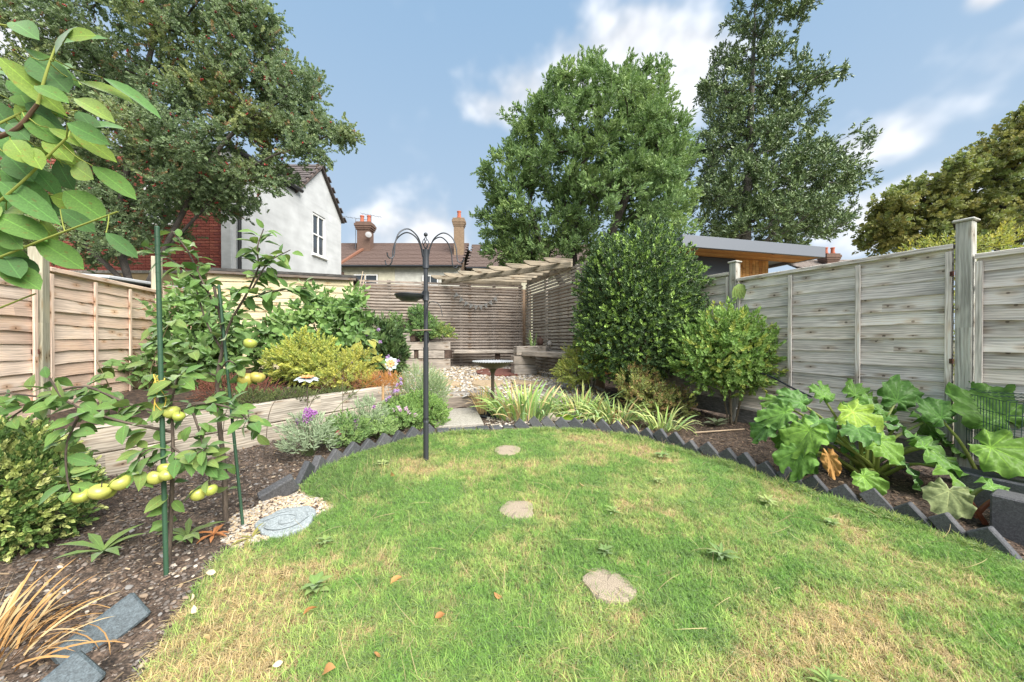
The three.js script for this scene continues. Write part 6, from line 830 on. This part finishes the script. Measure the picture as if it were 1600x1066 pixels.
{
  const x = -0.28, d = 5.2, y0 = soilY(x, d), t = thing('bird_bath', 'bronze bird bath with shallow dish beside the tall iris clump', 'bird bath', V(x, y0, d)), bronze = M(0.12, 0.09, 0.065, { roughness: 0.55, metalness: 0.35, map: grit }), zinc = M(0.46, 0.48, 0.5, { roughness: 0.45, map: grit });
  part(t, 'stem', lathe([[0.001, 0.02], [0.09, 0.02], [0.06, 0.05], [0.026, 0.08], [0.024, 0.3], [0.033, 0.33], [0.024, 0.36], [0.026, 0.62], [0.05, 0.68], [0.10, 0.71], [0.001, 0.72]], 20), bronze, V(x, y0, d));
  part(t, 'bowl', lathe([[0.001, 0.69], [0.1, 0.70], [0.2, 0.735], [0.265, 0.775], [0.285, 0.79], [0.29, 0.80], [0.283, 0.803]], 44), bronze, V(x, y0, d)); part(t, 'basin', lathe([[0.283, 0.803], [0.262, 0.793], [0.2, 0.76], [0.1, 0.735], [0.001, 0.73]], 44), zinc, V(x, y0, d));
  { const gs = []; for (let i = 0; i < 44; i++) { const a = i / 44 * 6.283; gs.push(place(new THREE.SphereGeometry(0.0105, 6, 5), V(x + Math.cos(a) * 0.288, y0 + 0.801, d + Math.sin(a) * 0.288))); } part(t, 'beaded_rim', mergeGeometries(gs), zinc); }
  { const gs = [place(new THREE.TorusGeometry(0.2, 0.018, 8, 36).rotateX(Math.PI / 2), V(x, y0 + 0.03, d))]; for (let i = 0; i < 8; i++) { const a = i * 0.785; gs.push(tube([V(x + Math.cos(a) * 0.05, y0 + 0.05, d + Math.sin(a) * 0.05), V(x + Math.cos(a + 0.3) * 0.12, y0 + 0.055, d + Math.sin(a + 0.3) * 0.12), V(x + Math.cos(a) * 0.2, y0 + 0.03, d + Math.sin(a) * 0.2)], 0.014, 0.012, 6, 8)); } part(t, 'base', mergeGeometries(gs), iron); }
}
// stepping stones
function disc(r, h, seed, wob = 0.05) { const pos = [], idx = [], uv = [], n = 30; const ring = (k, y) => { for (let i = 0; i < n; i++) { const a = i / n * 6.283, q = r * k * (1 + wob * n3(Math.cos(a) * 1.3 + seed, Math.sin(a) * 1.3)); pos.push(Math.cos(a) * q, y + 0.004 * n3(Math.cos(a) * k * 4, Math.sin(a) * k * 4, seed), Math.sin(a) * q); uv.push(0.5 + Math.cos(a) * k * 0.5, 0.5 + Math.sin(a) * k * 0.5); } }; ring(1, -h); ring(1, -0.008); ring(0.96, 0); ring(0.6, 0.002); ring(0.25, 0.001); for (let k = 0; k < 4; k++) for (let i = 0; i < n; i++) { const a = k * n + i, b = k * n + (i + 1) % n; idx.push(a, a + n, b + n, a, b + n, b); } const c = pos.length / 3; pos.push(0, 0.002, 0); uv.push(0.5, 0.5); for (let i = 0; i < n; i++) idx.push(4 * n + i, c, 4 * n + (i + 1) % n); return geoFrom(pos, uv, idx); }
const logTex = tex(256, 256, (u, v) => { const x = u - 0.5, y = v - 0.5, r = Math.hypot(x, y), a = Math.atan2(y, x), w = r + 0.03 * fbm(x * 5, y * 5, 2, 3), ring = 0.5 + 0.5 * Math.sin(w * 130), cr = n3(a * 2.2, r * 2, 4) > 0.42 ? 0.12 : 0, n = 0.13 * n3(u * 50, v * 50, 2); const t = 0.74 + 0.05 * ring + n * 1.6 - cr; return [t, t * 0.96, t * 0.9]; });
[[-0.05, 3.74, 0.135, 'small far round stepping stone sunk in the turf'], [0.04, 2.58, 0.125, 'round ringed stepping stone in the middle of the lawn'], [0.50, 1.87, 0.128, 'round ringed stepping stone with straw grass across it']].forEach(([x, d, r, l], i) => solo('stepping_stone', disc(r, 0.05, i * 3 + 1, 0.3), M(0.60, 0.54, 0.46, { map: logTex, bumpMap: logTex, bumpScale: 0.006, roughness: 0.95 }), l, 'stepping stone', G(x, d, 0.03), quatEuler(0.06, i, 0.0)));
{ const t = thing('decorative_stepping_stone', 'blue grey cast stepping stone with raised swirl pattern on gravel', 'stepping stone', G(-1.5, 2.36, 0.04)), bm = stone(0.46, 0.52, 0.54), g = disc(0.16, 0.04, 20, 0.4); part(t, 'slab', g, bm, t.position, quatEuler(0.08, 0.4, 0.03)); const sw = (pts) => part(t, 'swirl', tube(pts.map(([a, b]) => new THREE.Vector3(-1.5 + a, t.position.y + 0.006 + b * -0.057, -2.36 + b)), 0.006, 0.004, 5, 20), bm); sw([[-0.13, 0.02], [-0.05, -0.06], [0.04, -0.05], [0.06, 0.02], [0.0, 0.05], [-0.03, 0.01]]); sw([[0.13, -0.04], [0.11, 0.05], [0.03, 0.11], [-0.06, 0.10], [-0.09, 0.06]]); sw([[-0.1, -0.07], [0.0, -0.12], [0.09, -0.09], [0.12, -0.05]]); }
// metal daisies
function daisy(label, x, h, d, nrm, s, foot) { const t = thing('flower_ornament', label, 'garden ornament', V(x, foot, d)), wm = MP(0.48, 0.55, 0.57, { roughness: 0.6 }), om = M(0.60, 0.30, 0.12, { roughness: 0.6 }), c = V(x, h, d), pg = leaf(s, s * 0.62, { rows: 4, droop: 0.1, fold: 0.25, p: 1.25 }), n = nrm.clone().normalize(), u = new THREE.Vector3(0, 1, 0.01).addScaledVector(n, -n.y).normalize(), w = u.clone().cross(n); for (let i = 0; i < 8; i++) { const a = i * 0.785, dir = u.clone().multiplyScalar(Math.cos(a)).addScaledVector(w, Math.sin(a)); const o = part(t, 'petal', pg, wm, c.clone().addScaledVector(n, 0.002 * (i % 2)), leafQuat(dir, n)); } for (let i = 0; i < 8; i++) { const a = i * 0.785 + 0.4, dir = u.clone().multiplyScalar(Math.cos(a)).addScaledVector(w, Math.sin(a)); part(t, 'inner_petal', leaf(s * 0.62, s * 0.3, { rows: 3, droop: -0.2, p: 1.1 }), om, c.clone().addScaledVector(n, 0.012), leafQuat(dir, n)); } part(t, 'centre', new THREE.SphereGeometry(s * 0.14, 12, 8), om, c.clone().addScaledVector(n, 0.02)); part(t, 'stem', tube([V(x, foot, d + 0.02), c.clone().addScaledVector(n, -0.01)], 0.005, 0.005, 6), M(0.12, 0.09, 0.07)); }
daisy('pale metal daisy ornament facing outwards in front of the laurel', -1.88, 1.02, 5.55, new THREE.Vector3(0.25, 0.35, 1), 0.115, 0.7); daisy('pale metal daisy ornament tilted flat above the sleeper wall', -2.12, 0.99, 3.7, new THREE.Vector3(0.1, 1, 0.12), 0.125, 0.25);
{ // brick fire ring and flagstones on the gravel
  const t = thing('brick_ring', 'circle of red bricks set in the patio gravel', 'fire pit', V(-0.28, patioY(-0.28, 7.9), 7.9)), bm = [stone(0.26, 0.09, 0.065), stone(0.2, 0.08, 0.06), stone(0.32, 0.14, 0.1)], g = cbox(0.14, 0.10, 0.10, 0.008, 0, 0, 0.3, 0.3); for (let i = 0; i < 20; i++) { const a = i / 20 * 6.283, x = -0.28 + Math.cos(a) * 0.46, d = 7.9 + Math.sin(a) * 0.46; part(t, 'brick', g, pick(bm), V(x, patioY(x, d) - 0.012, d), quatEuler(0, a + Math.PI / 2, 0)); } part(t, 'ash_bed', disc(0.40, 0.03, 4, 0.01), stone(0.24, 0.10, 0.075), V(-0.28, patioY(-0.28, 7.9) + 0.03, 7.9), quatEuler(0.057, 0, 0)); }
[[-0.45, 6.55, 0.3, 'tan flagstone on the gravel behind the bird bath'], [-1.15, 6.45, 0.22, 'tan flagstone on the gravel behind the rosemary'], [0.25, 6.7, 0.26, 'tan flagstone on the gravel behind the tall iris clump']].forEach(([x, d, r, l], i) => solo('flagstone', disc(r, 0.04, 30 + i, 0.4), stone(0.58, 0.44, 0.28), l, 'flagstone', V(x, patioY(x, d) + 0.035, d), quatEuler(0.057, i, 0)));
{ const n = [[0.52, 4.9, 0.09, 'pale rounded rock beside the small pond'], [0.62, 4.78, 0.07, 'tan rounded rock behind the slate row'], [-0.05, 4.9, 0.05, 'grey rock at the foot of the bird bath']]; n.forEach(([x, d, s, l], i) => solo('rock', pebble(40 + i * 3, 0.75), stone(0.55, 0.48, 0.38), l, 'rock', V(x, soilY(x, d) + s * 0.4, d), quatEuler(0, i, 0.2), null, new THREE.Vector3(s, s, s))); }
{ const t = thing('garden_pond', 'tiny pond covered in bright green duckweed behind the slate row', 'pond', V(0.78, gy(0.78, 4.95), 4.95)); part(t, 'water', disc(0.2, 0.03, 12, 0.2), M(0.22, 0.36, 0.02, { map: grit, roughness: 0.6 }), V(0.78, gy(0.78, 4.95) + 0.05, 4.95), quatEuler(0.05, 0, 0)); part(t, 'rim', place(new THREE.TorusGeometry(0.22, 0.02, 6, 30).rotateX(Math.PI / 2), V(0.78, gy(0.78, 4.95) + 0.045, 4.95)), stone(0.2, 0.2, 0.2)); }
{ // wire cage at the end of the bed
  const t = thing('wire_cage', 'dark green wire mesh cage beside the second rhubarb', 'cage', V(4.0, 0.3, 2.62)), wm = M(0.05, 0.10, 0.085, { roughness: 0.45, metalness: 0.4 }), face = (name, o, u, v, nu, nv) => { const gs = []; for (let i = 0; i <= nu; i++) { const a = o.clone().addScaledVector(u, i / nu); gs.push(tube([a, a.clone().add(v)], 0.0024, 0.0024, 4)); } for (let j = 0; j <= nv; j++) { const a = o.clone().addScaledVector(v, j / nv); gs.push(tube([a, a.clone().add(u)], 0.003, 0.003, 4)); } part(t, name, mergeGeometries(gs), wm); };
  face('mesh_panel', V(3.80, 0.40, 2.75), new THREE.Vector3(0.62, 0, 0.28), new THREE.Vector3(0.0, 0.52, 0.02), 20, 5); face('mesh_panel', V(3.80, 0.40, 2.75), new THREE.Vector3(0.26, 0, -0.5), new THREE.Vector3(0, 0.52, 0), 16, 5); face('mesh_lid', V(3.80, 0.93, 2.75), new THREE.Vector3(0.62, 0.0, 0.28), new THREE.Vector3(0.26, 0.05, -0.5), 20, 4);
}
solo('garden_hose', tube([V(3.05, 1.0, 4.55), V(3.25, 0.93, 4.5), V(3.42, 0.8, 4.35), V(3.52, 0.72, 4.2)], 0.011, 0.011, 7, 20), M(0.02, 0.025, 0.035, { roughness: 0.4 }), 'black hose sagging from the privet bush to the rhubarb', 'hose');
solo('ground_cane', tube([V(2.25, soilY(2.25, 4.42) + 0.03, 4.42), V(3.0, soilY(3, 4.62) + 0.035, 4.62)], 0.011, 0.008, 6), wood(0.62, 0.5, 0.36), 'pale bamboo cane lying on the mulch', 'cane');
{ const t = thing('terracotta_pot', 'small brown pinecone ornament on the bench end', 'ornament', V(0.62, 1.25, 7.9)); part(t, 'body', lathe([[0.001, 0], [0.05, 0.01], [0.075, 0.07], [0.06, 0.15], [0.02, 0.2], [0.001, 0.205]], 14), M(0.11, 0.06, 0.045, { map: grit }), V(0.62, 1.25, 7.9)); part(t, 'foot', cbox(0.1, 0.03, 0.1, 0.005), oldSleeper[2], V(0.62, 1.24, 7.9)); t.name = 'pinecone_ornament'; }
straps('potted_grass', 'thin green strap leaves growing on the corner bench', 9, 0.45, 7.85, 0.05, 0.05, 0.42, 0.3, [0, 0, 1], 0.73);
solo('rock', pebble(77, 0.9), stone(0.45, 0.42, 0.38), 'pale stone set on the bench end beside the pinecone ornament', 'rock', V(0.82, 1.30, 7.8), null, null, new THREE.Vector3(0.06, 0.07, 0.06));
{ const t = thing('hanging_leaves', 'few drooping green leaves hooked on the pale fence post', 'plant', V(3.12, 2.15, 4.95)); for (let i = 0; i < 5; i++) part(t, 'leaf', privLf.clone().scale(4, 4.2, 4), weedM[1], V(3.16 + 0.012 * i, 2.17, 5.0), leafQuat(new THREE.Vector3(-0.4 + 0.2 * i, -1, 0.1), new THREE.Vector3(0, 0.1, 1))); }
renderer.render(scene, camera);
